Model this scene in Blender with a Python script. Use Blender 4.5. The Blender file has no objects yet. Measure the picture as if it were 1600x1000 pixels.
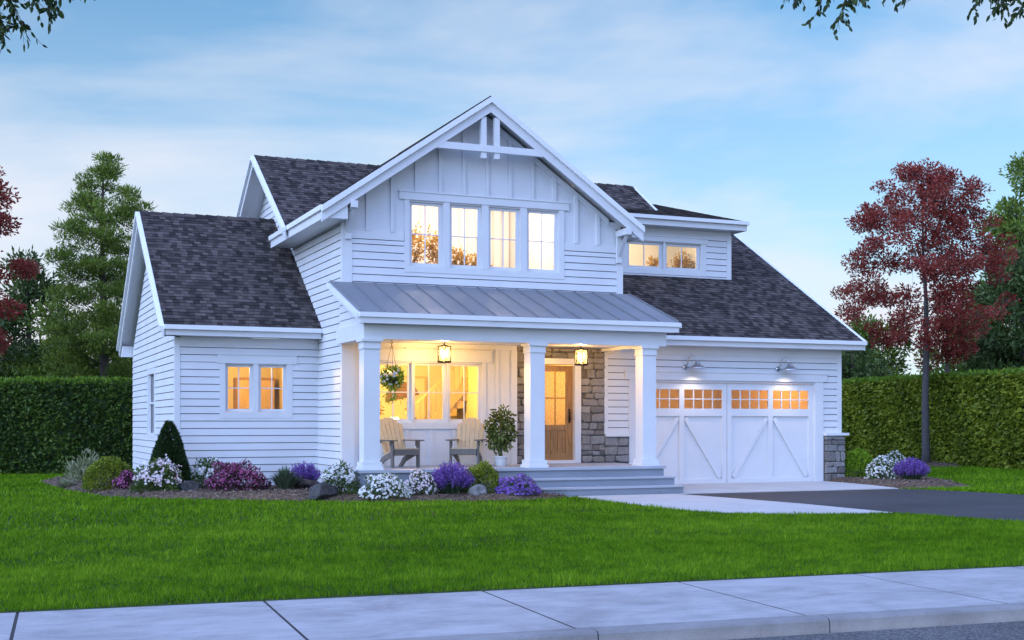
import bpy, bmesh, math, random
import numpy as np
from mathutils import Vector, Matrix
R = math.radians
scene = bpy.context.scene
COL = scene.collection

# ---------------------------------------------------------------- camera
cam_d = bpy.data.cameras.new('camera')
cam = bpy.data.objects.new('camera', cam_d)
COL.objects.link(cam)
cam.location = (0.0, 0.0, 1.59)
cam.rotation_euler = (R(90), 0, R(-23))
cam_d.lens = 45.0
cam_d.sensor_width = 36.0
cam_d.shift_y = 0.10
cam_d.clip_end = 5000
scene.camera = cam
scene.render.resolution_x, scene.render.resolution_y = 1024, 640

# ---------------------------------------------------------------- world, sun, exposure
SUN_EL, SUN_ROT = 28.0, 250.0
UPPER_BOOST = (2.30, 2.28, 3.05, 1)
world = bpy.data.worlds.new('World')
scene.world = world
world.use_nodes = True
wn, wl = world.node_tree.nodes, world.node_tree.links
wn.clear()
def wnode(t, **k):
    n = wn.new(t)
    for a, b in k.items():
        setattr(n, a, b)
    return n
out = wnode('ShaderNodeOutputWorld')
bg = wnode('ShaderNodeBackground')
bg.inputs['Strength'].default_value = 0.15
sky = wnode('ShaderNodeTexSky')
sky.sky_type = 'NISHITA'
sky.sun_disc = False
sky.sun_elevation = R(SUN_EL)
sky.sun_rotation = R(SUN_ROT)
sky.altitude = 0
sky.air_density = 1.0
sky.dust_density = 0.6
sky.ozone_density = 2.0
tc = wnode('ShaderNodeTexCoord')
mp = wnode('ShaderNodeMapping')
mp.inputs['Scale'].default_value = (1.0, 1.0, 3.2)
mp.inputs['Rotation'].default_value = (R(10), R(7), R(15))
wl.new(tc.outputs['Generated'], mp.inputs['Vector'])
nz = wnode('ShaderNodeTexNoise')
nz.inputs['Scale'].default_value = 2.1
nz.inputs['Detail'].default_value = 6.0
nz.inputs['Roughness'].default_value = 0.52
nz.inputs['Distortion'].default_value = 0.35
wl.new(mp.outputs['Vector'], nz.inputs['Vector'])
rp = wnode('ShaderNodeValToRGB')
rp.color_ramp.elements[0].position = 0.42
rp.color_ramp.elements[1].position = 0.62
wl.new(nz.outputs['Fac'], rp.inputs['Fac'])
# clouds thicken toward the horizon: elevation of the view direction
sx = wnode('ShaderNodeSeparateXYZ')
wl.new(tc.outputs['Generated'], sx.inputs['Vector'])
hz = wnode('ShaderNodeMapRange')
hz.inputs['From Min'].default_value = 0.0
hz.inputs['From Max'].default_value = 0.34
hz.inputs['To Min'].default_value = 0.62
hz.inputs['To Max'].default_value = 0.06
wl.new(sx.outputs['Z'], hz.inputs['Value'])
ad = wnode('ShaderNodeMath', operation='MULTIPLY_ADD')
ad.inputs[1].default_value = 0.60
wl.new(rp.outputs['Color'], ad.inputs[0])
wl.new(hz.outputs['Result'], ad.inputs[2])
ad.use_clamp = True
# the blue of the upper sky at dusk
tint = wnode('ShaderNodeMix', data_type='RGBA', blend_type='MULTIPLY')
tint.inputs[0].default_value = 1.0
wl.new(sky.outputs['Color'], tint.inputs[6])
tint.inputs[7].default_value = (0.50, 0.99, 1.16, 1)
mx = wnode('ShaderNodeMix', data_type='RGBA')
wl.new(ad.outputs[0], mx.inputs[0])
wl.new(tint.outputs[2], mx.inputs[6])
mx.inputs[7].default_value = (5.9, 6.0, 6.6, 1)
# the upper dome, well above the frame, gets added blue brightness to light house and ground
up = wnode('ShaderNodeMapRange')
up.inputs['From Min'].default_value = 0.16
up.inputs['From Max'].default_value = 0.60
# brightest overhead and toward the street side, unseen sky where brightness is added for the facade
dp = wnode('ShaderNodeVectorMath', operation='DOT_PRODUCT')
dp.inputs[1].default_value = (-0.36, -0.16, 1.0)
wl.new(tc.outputs['Generated'], dp.inputs[0])
wl.new(dp.outputs['Value'], up.inputs['Value'])
ux = wnode('ShaderNodeMix', data_type='RGBA')
wl.new(up.outputs['Result'], ux.inputs[0])
wl.new(mx.outputs[2], ux.inputs[6])
ul = wnode('ShaderNodeMix', data_type='RGBA', blend_type='MULTIPLY')
ul.inputs[0].default_value = 1.0
wl.new(mx.outputs[2], ul.inputs[6])
ul.inputs[7].default_value = UPPER_BOOST
wl.new(ul.outputs[2], ux.inputs[7])
wl.new(ux.outputs[2], bg.inputs['Color'])
wl.new(bg.outputs['Background'], out.inputs['Surface'])

sun_d = bpy.data.lights.new('sun', 'SUN')
sun = bpy.data.objects.new('sun', sun_d)
COL.objects.link(sun)
sun_d.energy = 0.8
sun_d.angle = R(50)
sun_d.color = (1.0, 0.96, 0.92)
el, az = R(SUN_EL), R(SUN_ROT)
sdir = Vector((math.sin(az)*math.cos(el), math.cos(az)*math.cos(el), math.sin(el)))
sun.rotation_euler = (-sdir).to_track_quat('-Z', 'Y').to_euler()
sun.location = (-20, -20, 30)

vs = scene.view_settings
vs.view_transform = 'Standard'
vs.look = 'None'
vs.exposure = 0.0
vs.gamma = 1.0
vs.use_curve_mapping = False
scene.cycles.max_bounces = 6
scene.cycles.diffuse_bounces = 2
scene.cycles.transparent_max_bounces = 12
scene.cycles.use_denoising = True
scene.cycles.sample_clamp_indirect = 4.0

# ---------------------------------------------------------------- materials
M = {}
def new_mat(name):
    m = bpy.data.materials.new(name)
    m.use_nodes = True
    m.node_tree.nodes.clear()
    return m, m.node_tree.nodes, m.node_tree.links

def paint(name, col, rough=0.5, var=0.06, scale=3.0, bump=0.0, bscale=60.0, metal=0.0, spec=0.5, stretch=None, coord='Object'):
    """a surface with one own colour, faint mottling and optional fine relief"""
    m, n, l = new_mat(name)
    o = n.new('ShaderNodeOutputMaterial'); p = n.new('ShaderNodeBsdfPrincipled')
    l.new(p.outputs[0], o.inputs[0])
    t = n.new('ShaderNodeTexCoord')
    vec = t.outputs[coord]
    if stretch:
        mp = n.new('ShaderNodeMapping'); mp.inputs['Scale'].default_value = stretch
        l.new(vec, mp.inputs[0]); vec = mp.outputs[0]
    z = n.new('ShaderNodeTexNoise'); z.inputs['Scale'].default_value = scale; z.inputs['Detail'].default_value = 5
    l.new(vec, z.inputs['Vector'])
    r = n.new('ShaderNodeValToRGB')
    r.color_ramp.elements[0].position = 0.3; r.color_ramp.elements[1].position = 0.7
    r.color_ramp.elements[0].color = (*[max(0, c*(1-var)) for c in col], 1)
    r.color_ramp.elements[1].color = (*[min(1, c*(1+var)) for c in col], 1)
    l.new(z.outputs['Fac'], r.inputs['Fac'])
    l.new(r.outputs['Color'], p.inputs['Base Color'])
    p.inputs['Roughness'].default_value = rough
    p.inputs['Metallic'].default_value = metal
    p.inputs['Specular IOR Level'].default_value = spec
    if bump > 0:
        z2 = n.new('ShaderNodeTexNoise'); z2.inputs['Scale'].default_value = bscale; z2.inputs['Detail'].default_value = 4
        l.new(vec, z2.inputs['Vector'])
        b = n.new('ShaderNodeBump'); b.inputs['Strength'].default_value = bump; b.inputs['Distance'].default_value = 0.02
        l.new(z2.outputs['Fac'], b.inputs['Height']); l.new(b.outputs[0], p.inputs['Normal'])
    M[name] = m
    return m

def leafy(name, cols, trans=0.25, rough=0.55, spec=0.3):
    """foliage or petals: each leaf takes its own colour from the list by its stored random number"""
    m, n, l = new_mat(name)
    o = n.new('ShaderNodeOutputMaterial'); p = n.new('ShaderNodeBsdfPrincipled')
    a = n.new('ShaderNodeAttribute'); a.attribute_name = 'rnd'
    r = n.new('ShaderNodeValToRGB')
    while len(r.color_ramp.elements) < len(cols):
        r.color_ramp.elements.new(0.5)
    for i, c in enumerate(cols):
        r.color_ramp.elements[i].position = i/max(1, len(cols)-1)
        r.color_ramp.elements[i].color = (*c, 1)
    l.new(a.outputs['Fac'], r.inputs['Fac'])
    l.new(r.outputs['Color'], p.inputs['Base Color'])
    p.inputs['Roughness'].default_value = rough
    p.inputs['Specular IOR Level'].default_value = spec
    if trans > 0:
        t = n.new('ShaderNodeBsdfTranslucent'); l.new(r.outputs['Color'], t.inputs['Color'])
        x = n.new('ShaderNodeMixShader'); x.inputs[0].default_value = trans
        l.new(p.outputs[0], x.inputs[1]); l.new(t.outputs[0], x.inputs[2]); l.new(x.outputs[0], o.inputs[0])
    else:
        l.new(p.outputs[0], o.inputs[0])
    M[name] = m
    return m

def shingle_mat():
    m, n, l = new_mat('shingle')
    o = n.new('ShaderNodeOutputMaterial'); p = n.new('ShaderNodeBsdfPrincipled'); l.new(p.outputs[0], o.inputs[0])
    uv = n.new('ShaderNodeTexCoord')
    b = n.new('ShaderNodeTexBrick')
    b.offset = 0.37; b.offset_frequency = 2; b.squash = 0.8; b.squash_frequency = 3
    b.inputs['Scale'].default_value = 1.0
    b.inputs['Brick Width'].default_value = 0.155
    b.inputs['Row Height'].default_value = 0.14
    b.inputs['Mortar Size'].default_value = 0.003
    b.inputs['Mortar Smooth'].default_value = 0.3
    b.inputs['Bias'].default_value = -0.15
    b.inputs['Color1'].default_value = (0.026, 0.022, 0.022, 1)
    b.inputs['Color2'].default_value = (0.128, 0.106, 0.102, 1)
    b.inputs['Mortar'].default_value = (0.02, 0.018, 0.024, 1)
    l.new(uv.outputs['UV'], b.inputs['Vector'])
    z = n.new('ShaderNodeTexNoise'); z.inputs['Scale'].default_value = 1.1; z.inputs['Detail'].default_value = 3
    l.new(uv.outputs['UV'], z.inputs['Vector'])
    z3 = n.new('ShaderNodeTexNoise'); z3.inputs['Scale'].default_value = 150; z3.inputs['Detail'].default_value = 2
    l.new(uv.outputs['UV'], z3.inputs['Vector'])
    h = n.new('ShaderNodeMapRange'); h.inputs['To Min'].default_value = 0.72; h.inputs['To Max'].default_value = 1.32
    l.new(z.outputs['Fac'], h.inputs['Value'])
    h3 = n.new('ShaderNodeMapRange'); h3.inputs['To Min'].default_value = 0.6; h3.inputs['To Max'].default_value = 1.4
    l.new(z3.outputs['Fac'], h3.inputs['Value'])
    k = n.new('ShaderNodeMath'); k.operation = 'MULTIPLY'
    l.new(h.outputs[0], k.inputs[0]); l.new(h3.outputs[0], k.inputs[1])
    mx = n.new('ShaderNodeMix'); mx.data_type = 'RGBA'; mx.blend_type = 'MULTIPLY'; mx.inputs[0].default_value = 1.0
    l.new(b.outputs['Color'], mx.inputs[6]); l.new(k.outputs[0], mx.inputs[7])
    l.new(mx.outputs[2], p.inputs['Base Color'])
    p.inputs['Roughness'].default_value = 0.9
    p.inputs['Specular IOR Level'].default_value = 0.25
    bp = n.new('ShaderNodeBump'); bp.inputs['Strength'].default_value = 0.5; bp.inputs['Distance'].default_value = 0.01
    l.new(z3.outputs['Fac'], bp.inputs['Height']); l.new(bp.outputs[0], p.inputs['Normal'])
    M['shingle'] = m

def stone_mat():
    m, n, l = new_mat('stone')
    o = n.new('ShaderNodeOutputMaterial'); p = n.new('ShaderNodeBsdfPrincipled'); l.new(p.outputs[0], o.inputs[0])
    a = n.new('ShaderNodeAttribute'); a.attribute_name = 'rnd'
    r = n.new('ShaderNodeValToRGB')
    cs = [(0.13, 0.125, 0.12), (0.24, 0.225, 0.21), (0.28, 0.275, 0.275), (0.165, 0.16, 0.158)]
    while len(r.color_ramp.elements) < 4: r.color_ramp.elements.new(0.5)
    for i, c in enumerate(cs):
        r.color_ramp.elements[i].position = i/3; r.color_ramp.elements[i].color = (*c, 1)
    l.new(a.outputs['Fac'], r.inputs['Fac'])
    t = n.new('ShaderNodeTexCoord')
    z = n.new('ShaderNodeTexNoise'); z.inputs['Scale'].default_value = 9; z.inputs['Detail'].default_value = 7; z.inputs['Roughness'].default_value = 0.7
    l.new(t.outputs['Object'], z.inputs['Vector'])
    h = n.new('ShaderNodeMapRange'); h.inputs['To Min'].default_value = 0.45; h.inputs['To Max'].default_value = 1.5
    l.new(z.outputs['Fac'], h.inputs['Value'])
    mx = n.new('ShaderNodeMix'); mx.data_type = 'RGBA'; mx.blend_type = 'MULTIPLY'; mx.inputs[0].default_value = 1.0
    l.new(r.outputs['Color'], mx.inputs[6]); l.new(h.outputs[0], mx.inputs[7])
    l.new(mx.outputs[2], p.inputs['Base Color']); p.inputs['Roughness'].default_value = 0.9
    b = n.new('ShaderNodeBump'); b.inputs['Strength'].default_value = 0.9; b.inputs['Distance'].default_value = 0.03
    l.new(z.outputs['Fac'], b.inputs['Height']); l.new(b.outputs[0], p.inputs['Normal'])
    M['stone'] = m

def wood_mat(name, c0, c1, scale=(14, 14, 1.0), rough=0.5):
    m, n, l = new_mat(name)
    o = n.new('ShaderNodeOutputMaterial'); p = n.new('ShaderNodeBsdfPrincipled'); l.new(p.outputs[0], o.inputs[0])
    t = n.new('ShaderNodeTexCoord'); mp = n.new('ShaderNodeMapping'); mp.inputs['Scale'].default_value = scale
    l.new(t.outputs['Object'], mp.inputs[0])
    z = n.new('ShaderNodeTexNoise'); z.inputs['Scale'].default_value = 3; z.inputs['Detail'].default_value = 6; z.inputs['Distortion'].default_value = 0.6
    l.new(mp.outputs[0], z.inputs['Vector'])
    r = n.new('ShaderNodeValToRGB'); r.color_ramp.elements[0].position = 0.32; r.color_ramp.elements[1].position = 0.68
    r.color_ramp.elements[0].color = (*c0, 1); r.color_ramp.elements[1].color = (*c1, 1)
    l.new(z.outputs['Fac'], r.inputs['Fac']); l.new(r.outputs['Color'], p.inputs['Base Color'])
    p.inputs['Roughness'].default_value = rough
    b = n.new('ShaderNodeBump'); b.inputs['Strength'].default_value = 0.25; b.inputs['Distance'].default_value = 0.01
    l.new(z.outputs['Fac'], b.inputs['Height']); l.new(b.outputs[0], p.inputs['Normal'])
    M[name] = m

def glass_mat(name, tint=(1, 1, 1), refl=0.35, frost=0.0):
    m, n, l = new_mat(name)
    o = n.new('ShaderNodeOutputMaterial')
    t = n.new('ShaderNodeBsdfTransparent'); t.inputs['Color'].default_value = (*tint, 1)
    g = n.new('ShaderNodeBsdfGlossy'); g.inputs['Roughness'].default_value = 0.02
    f = n.new('ShaderNodeFresnel'); f.inputs['IOR'].default_value = 1.5
    k = n.new('ShaderNodeMath'); k.operation = 'MULTIPLY'; k.inputs[1].default_value = refl/0.35
    l.new(f.outputs[0], k.inputs[0])
    x = n.new('ShaderNodeMixShader'); l.new(k.outputs[0], x.inputs[0])
    src = t
    if frost > 0:   # obscure glass: part of the light is scattered
        tr = n.new('ShaderNodeBsdfTranslucent'); tr.inputs['Color'].default_value = (0.9, 0.85, 0.75, 1)
        vo = n.new('ShaderNodeTexVoronoi'); vo.inputs['Scale'].default_value = 38
        tcn = n.new('ShaderNodeTexCoord'); l.new(tcn.outputs['Object'], vo.inputs['Vector'])
        rr = n.new('ShaderNodeMapRange'); rr.inputs['From Max'].default_value = 0.6
        rr.inputs['To Min'].default_value = frost*0.5; rr.inputs['To Max'].default_value = min(1, frost*1.5)
        l.new(vo.outputs['Distance'], rr.inputs['Value'])
        x2 = n.new('ShaderNodeMixShader'); l.new(rr.outputs[0], x2.inputs[0])
        l.new(t.outputs[0], x2.inputs[1]); l.new(tr.outputs[0], x2.inputs[2]); src = x2
    l.new(src.outputs[0], x.inputs[1]); l.new(g.outputs[0], x.inputs[2]); l.new(x.outputs[0], o.inputs[0])
    M[name] = m

def glow(name, col, strength):
    m, n, l = new_mat(name)
    o = n.new('ShaderNodeOutputMaterial'); e = n.new('ShaderNodeEmission')
    e.inputs['Color'].default_value = (*col, 1); e.inputs['Strength'].default_value = strength
    l.new(e.outputs[0], o.inputs[0]); M[name] = m

def speckle(name, cols, scale, rough=0.95, bump=0.6, patch=0.0, pscale=0.4):
    """granular ground: chips of several colours, with broad patches"""
    m, n, l = new_mat(name)
    o = n.new('ShaderNodeOutputMaterial'); p = n.new('ShaderNodeBsdfPrincipled'); l.new(p.outputs[0], o.inputs[0])
    t = n.new('ShaderNodeTexCoord')
    v = n.new('ShaderNodeTexVoronoi'); v.inputs['Scale'].default_value = scale
    l.new(t.outputs['Object'], v.inputs['Vector'])
    s = n.new('ShaderNodeSeparateColor'); l.new(v.outputs['Color'], s.inputs[0])
    r = n.new('ShaderNodeValToRGB')
    while len(r.color_ramp.elements) < len(cols): r.color_ramp.elements.new(0.5)
    for i, c in enumerate(cols):
        r.color_ramp.elements[i].position = i/max(1, len(cols)-1); r.color_ramp.elements[i].color = (*c, 1)
    l.new(s.outputs[0], r.inputs['Fac'])
    z = n.new('ShaderNodeTexNoise'); z.inputs['Scale'].default_value = pscale; z.inputs['Detail'].default_value = 5
    l.new(t.outputs['Object'], z.inputs['Vector'])
    h = n.new('ShaderNodeMapRange'); h.inputs['From Min'].default_value = 0.3; h.inputs['From Max'].default_value = 0.7
    h.inputs['To Min'].default_value = 1-patch; h.inputs['To Max'].default_value = 1+patch
    l.new(z.outputs['Fac'], h.inputs['Value'])
    mx = n.new('ShaderNodeMix'); mx.data_type = 'RGBA'; mx.blend_type = 'MULTIPLY'; mx.inputs[0].default_value = 1.0
    l.new(r.outputs['Color'], mx.inputs[6]); l.new(h.outputs[0], mx.inputs[7])
    l.new(mx.outputs[2], p.inputs['Base Color']); p.inputs['Roughness'].default_value = rough
    p.inputs['Specular IOR Level'].default_value = 0.3
    if bump:
        b = n.new('ShaderNodeBump'); b.inputs['Strength'].default_value = bump; b.inputs['Distance'].default_value = 0.02
        l.new(v.outputs['Distance'], b.inputs['Height']); l.new(b.outputs[0], p.inputs['Normal'])
    M[name] = m

def concrete_mat(name, c, var=0.14):
    m, n, l = new_mat(name)
    o = n.new('ShaderNodeOutputMaterial'); p = n.new('ShaderNodeBsdfPrincipled'); l.new(p.outputs[0], o.inputs[0])
    t = n.new('ShaderNodeTexCoord')
    mp = n.new('ShaderNodeMapping'); mp.inputs['Scale'].default_value = (1, 3.0, 1); l.new(t.outputs['Object'], mp.inputs[0])
    z = n.new('ShaderNodeTexNoise'); z.inputs['Scale'].default_value = 1.6; z.inputs['Detail'].default_value = 9; z.inputs['Roughness'].default_value = 0.65
    l.new(mp.outputs[0], z.inputs['Vector'])
    r = n.new('ShaderNodeValToRGB'); r.color_ramp.elements[0].position = 0.3; r.color_ramp.elements[1].position = 0.7
    r.color_ramp.elements[0].color = (*[x*(1-var) for x in c], 1); r.color_ramp.elements[1].color = (*[x*(1+var) for x in c], 1)
    l.new(z.outputs['Fac'], r.inputs['Fac'])
    z2 = n.new('ShaderNodeTexNoise'); z2.inputs['Scale'].default_value = 90; z2.inputs['Detail'].default_value = 3
    l.new(t.outputs['Object'], z2.inputs['Vector'])
    h = n.new('ShaderNodeMapRange'); h.inputs['To Min'].default_value = 0.75; h.inputs['To Max'].default_value = 1.25
    l.new(z2.outputs['Fac'], h.inputs['Value'])
    z4 = n.new('ShaderNodeTexNoise'); z4.inputs['Scale'].default_value = 0.9; z4.inputs['Detail'].default_value = 8; z4.inputs['Roughness'].default_value = 0.7; z4.inputs['Distortion'].default_value = 0.8
    l.new(t.outputs['Object'], z4.inputs['Vector'])
    h4 = n.new('ShaderNodeMapRange'); h4.inputs['From Min'].default_value = 0.32; h4.inputs['From Max'].default_value = 0.55; h4.inputs['To Min'].default_value = 1-2.0*var; h4.inputs['To Max'].default_value = 1.0
    l.new(z4.outputs['Fac'], h4.inputs['Value'])
    mu = n.new('ShaderNodeMath'); mu.operation = 'MULTIPLY'; l.new(h.outputs[0], mu.inputs[0]); l.new(h4.outputs[0], mu.inputs[1])
    mx = n.new('ShaderNodeMix'); mx.data_type = 'RGBA'; mx.blend_type = 'MULTIPLY'; mx.inputs[0].default_value = 1.0
    l.new(r.outputs['Color'], mx.inputs[6]); l.new(mu.outputs[0], mx.inputs[7])
    l.new(mx.outputs[2], p.inputs['Base Color']); p.inputs['Roughness'].default_value = 0.85
    b = n.new('ShaderNodeBump'); b.inputs['Strength'].default_value = 0.25; b.inputs['Distance'].default_value = 0.01
    l.new(z2.outputs['Fac'], b.inputs['Height']); l.new(b.outputs[0], p.inputs['Normal'])
    M[name] = m

shingle_mat(); stone_mat()
paint('white_paint', (0.70, 0.715, 0.745), 0.5, 0.05, 1.2, 0.06, 30)
paint('shade_backing', (0.045, 0.045, 0.05), 0.9, 0.1, 2.0)  # dark backing behind the boards puts shade into the siding gaps by colour
paint('trim_paint', (0.72, 0.735, 0.76), 0.45, 0.03, 2.0)
paint('column_paint', (0.72, 0.735, 0.76), 0.45, 0.03, 2.0)
paint('standing_metal', (0.225, 0.24, 0.27), 0.5, 0.06, 0.8, 0.03, 8, metal=0.35)
paint('gutter_metal', (0.80, 0.82, 0.85), 0.4, 0.02, 2.0)
paint('mortar', (0.12, 0.115, 0.11), 0.95, 0.2, 20, 0.4, 90)
paint('deck_paint', (0.25, 0.28, 0.33), 0.6, 0.08, 1.5, 0.1, 70)
paint('deck_nosing', (0.40, 0.43, 0.48), 0.55, 0.06, 1.5)
wood_mat('door_wood', (0.24, 0.125, 0.045), (0.40, 0.23, 0.09))
wood_mat('slat_wood', (0.50, 0.36, 0.20), (0.64, 0.49, 0.30))
wood_mat('grey_wood', (0.10, 0.088, 0.078), (0.16, 0.142, 0.125))
wood_mat('bark', (0.045, 0.036, 0.030), (0.14, 0.115, 0.10), (22, 22, 5), 0.95)
wood_mat('maple_bark', (0.035, 0.032, 0.034), (0.125, 0.115, 0.115), (20, 20, 7), 0.95)
wood_mat('twig', (0.03, 0.022, 0.016), (0.07, 0.05, 0.035), (9, 9, 9), 0.9)
glass_mat('clear_glass', (0.96, 0.97, 0.97), 0.30)
glass_mat('seeded_glass', (1.0, 0.95, 0.84), 0.2, 0.03)
glass_mat('pebbled_glass', (0.95, 0.93, 0.88), 0.25, 0.45)
paint('black_metal', (0.014, 0.013, 0.012), 0.4, 0.1, 5, metal=0.6)
paint('galvanised', (0.52, 0.53, 0.56), 0.28, 0.06, 4, metal=0.9)
paint('room_white', (0.82, 0.78, 0.74), 0.8, 0.02, 1.0)
paint('room_cream', (0.78, 0.70, 0.55), 0.8, 0.03, 1.0)
paint('room_floor', (0.30, 0.18, 0.09), 0.5, 0.15, 2.0)
paint('blind', (0.62, 0.60, 0.68), 0.7, 0.02, 1.0)
paint('picture_paper', (0.72, 0.66, 0.52), 0.8, 0.05, 2.0)
paint('picture_shape', (0.22, 0.11, 0.04), 0.8, 0.2, 5.0)
paint('pot_white', (0.66, 0.66, 0.65), 0.5, 0.06, 6)
paint('basket_coir', (0.07, 0.045, 0.025), 0.95, 0.3, 30, 0.5, 60)
paint('rock_dark', (0.036, 0.034, 0.035), 0.65, 0.7, 9, 1.0, 16)
paint('rock_grey', (0.16, 0.155, 0.155), 0.8, 0.55, 8, 0.6, 14)
paint('joint_dark', (0.03, 0.03, 0.035), 0.95, 0.1, 3)
concrete_mat('sidewalk_concrete', (0.355, 0.36, 0.38), 0.16)
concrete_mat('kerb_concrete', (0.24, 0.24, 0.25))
concrete_mat('walk_concrete', (0.47, 0.47, 0.47), 0.06)
speckle('asphalt', [(0.03, 0.030, 0.034), (0.048, 0.048, 0.053), (0.066, 0.065, 0.070)], 55, 0.75, 0.25, 0.30, 0.45)
speckle('street_asphalt', [(0.04, 0.04, 0.045), (0.11, 0.11, 0.115), (0.19, 0.19, 0.195)], 70, 0.85, 0.6, 0.2, 0.8)
speckle('mulch', [(0.045, 0.030, 0.020), (0.11, 0.074, 0.050), (0.18, 0.128, 0.09), (0.075, 0.05, 0.034)], 26, 0.95, 1.0, 0.25, 1.2)
speckle('soil_green', [(0.016, 0.036, 0.003), (0.030, 0.062, 0.004), (0.022, 0.048, 0.003)], 14, 0.95, 0.5, 0.2, 0.5)
glow('bulb', (1.0, 0.58, 0.18), 16.0)
glow('lamp_glow', (1.0, 0.80, 0.50), 8.0)
leafy('hedge_dark', [(0.020, 0.045, 0.007), (0.045, 0.089, 0.013), (0.073, 0.130, 0.017), (0.112, 0.182, 0.023)])
leafy('hedge_olive', [(0.076, 0.109, 0.010), (0.144, 0.189, 0.014), (0.216, 0.263, 0.021), (0.312, 0.346, 0.030)])
leafy('hedge_skylit', [(0.08, 0.16, 0.012), (0.13, 0.24, 0.020), (0.20, 0.32, 0.03)], 0.4)  # yellow green puts the sky light on the hedge top into leaf colour
leafy('red_leaf', [(0.08, 0.013, 0.013), (0.192, 0.028, 0.022), (0.305, 0.045, 0.033), (0.389, 0.106, 0.079), (0.092, 0.05, 0.026)], 0.35)
leafy('pine_needle', [(0.066, 0.114, 0.018), (0.120, 0.190, 0.025), (0.186, 0.258, 0.035), (0.262, 0.331, 0.050)], 0.2)
leafy('dark_needle', [(0.031, 0.060, 0.017), (0.064, 0.106, 0.026), (0.106, 0.156, 0.038)], 0.2)
leafy('mid_leaf', [(0.059, 0.104, 0.015), (0.119, 0.186, 0.024), (0.208, 0.287, 0.042)], 0.25)
leafy('street_leaf', [(0.014, 0.030, 0.008), (0.030, 0.060, 0.012), (0.060, 0.10, 0.018)], 0.3)
leafy('boxwood', [(0.082, 0.173, 0.012), (0.184, 0.327, 0.019), (0.349, 0.500, 0.029)])
leafy('boxwood_gold', [(0.063, 0.098, 0.011), (0.182, 0.238, 0.022), (0.336, 0.378, 0.039)])
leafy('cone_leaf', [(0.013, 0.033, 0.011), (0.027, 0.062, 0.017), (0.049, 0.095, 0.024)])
leafy('flower_leaf', [(0.042, 0.083, 0.017), (0.083, 0.143, 0.029), (0.128, 0.195, 0.048)])
leafy('sage_blade', [(0.050, 0.090, 0.050), (0.085, 0.13, 0.075), (0.13, 0.175, 0.11)])
leafy('magenta_leaf', [(0.045, 0.018, 0.024), (0.085, 0.030, 0.045), (0.06, 0.06, 0.03)])
leafy('variegated_leaf', [(0.10, 0.15, 0.05), (0.26, 0.28, 0.15), (0.42, 0.42, 0.30)])
leafy('white_petal', [(0.62, 0.62, 0.60), (0.80, 0.80, 0.78), (0.85, 0.85, 0.84)], 0.2)
leafy('blush_petal', [(0.74, 0.52, 0.60), (0.80, 0.72, 0.74), (0.84, 0.82, 0.82)], 0.2)
leafy('magenta_petal', [(0.20, 0.025, 0.11), (0.34, 0.07, 0.22), (0.46, 0.17, 0.32)], 0.25)
leafy('violet_petal', [(0.12, 0.05, 0.30), (0.21, 0.10, 0.44), (0.33, 0.20, 0.56)], 0.25)
leafy('grass_blade', [(0.024, 0.062, 0.004), (0.078, 0.185, 0.007), (0.145, 0.295, 0.012), (0.27, 0.44, 0.030)], 0.3, 0.8, 0.03)
leafy('curtain', [(0.84, 0.76, 0.72), (0.84, 0.76, 0.72)], 0.0, 0.9)
leafy('golden_leaf', [(0.28, 0.13, 0.004), (0.46, 0.24, 0.008), (0.40, 0.26, 0.015)], 0.3)  # gold of sunset trees reflected in upper panes; one houseplant shares it
leafy('ficus_leaf', [(0.042, 0.063, 0.014), (0.105, 0.140, 0.026), (0.210, 0.252, 0.060)])

# ---------------------------------------------------------------- mesh helpers
def origin_of(o):
    p = Vector((0, 0, 0))
    while o is not None:
        p += o.location; o = o.parent
    return p

def link(name, me, mat, parent=None, smooth=False, loc=None):
    o = bpy.data.objects.new(name, me)
    COL.objects.link(o)
    if mat: me.materials.append(M[mat])
    if parent is not None: o.parent = parent
    off = origin_of(parent) if parent is not None else Vector((0, 0, 0))
    if loc is not None:
        o.location = Vector(loc) - off; off = Vector(loc)
    if off.length > 0: me.transform(Matrix.Translation(-off))
    if smooth: me.polygons.foreach_set('use_smooth', [True]*len(me.polygons))
    return o

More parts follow.
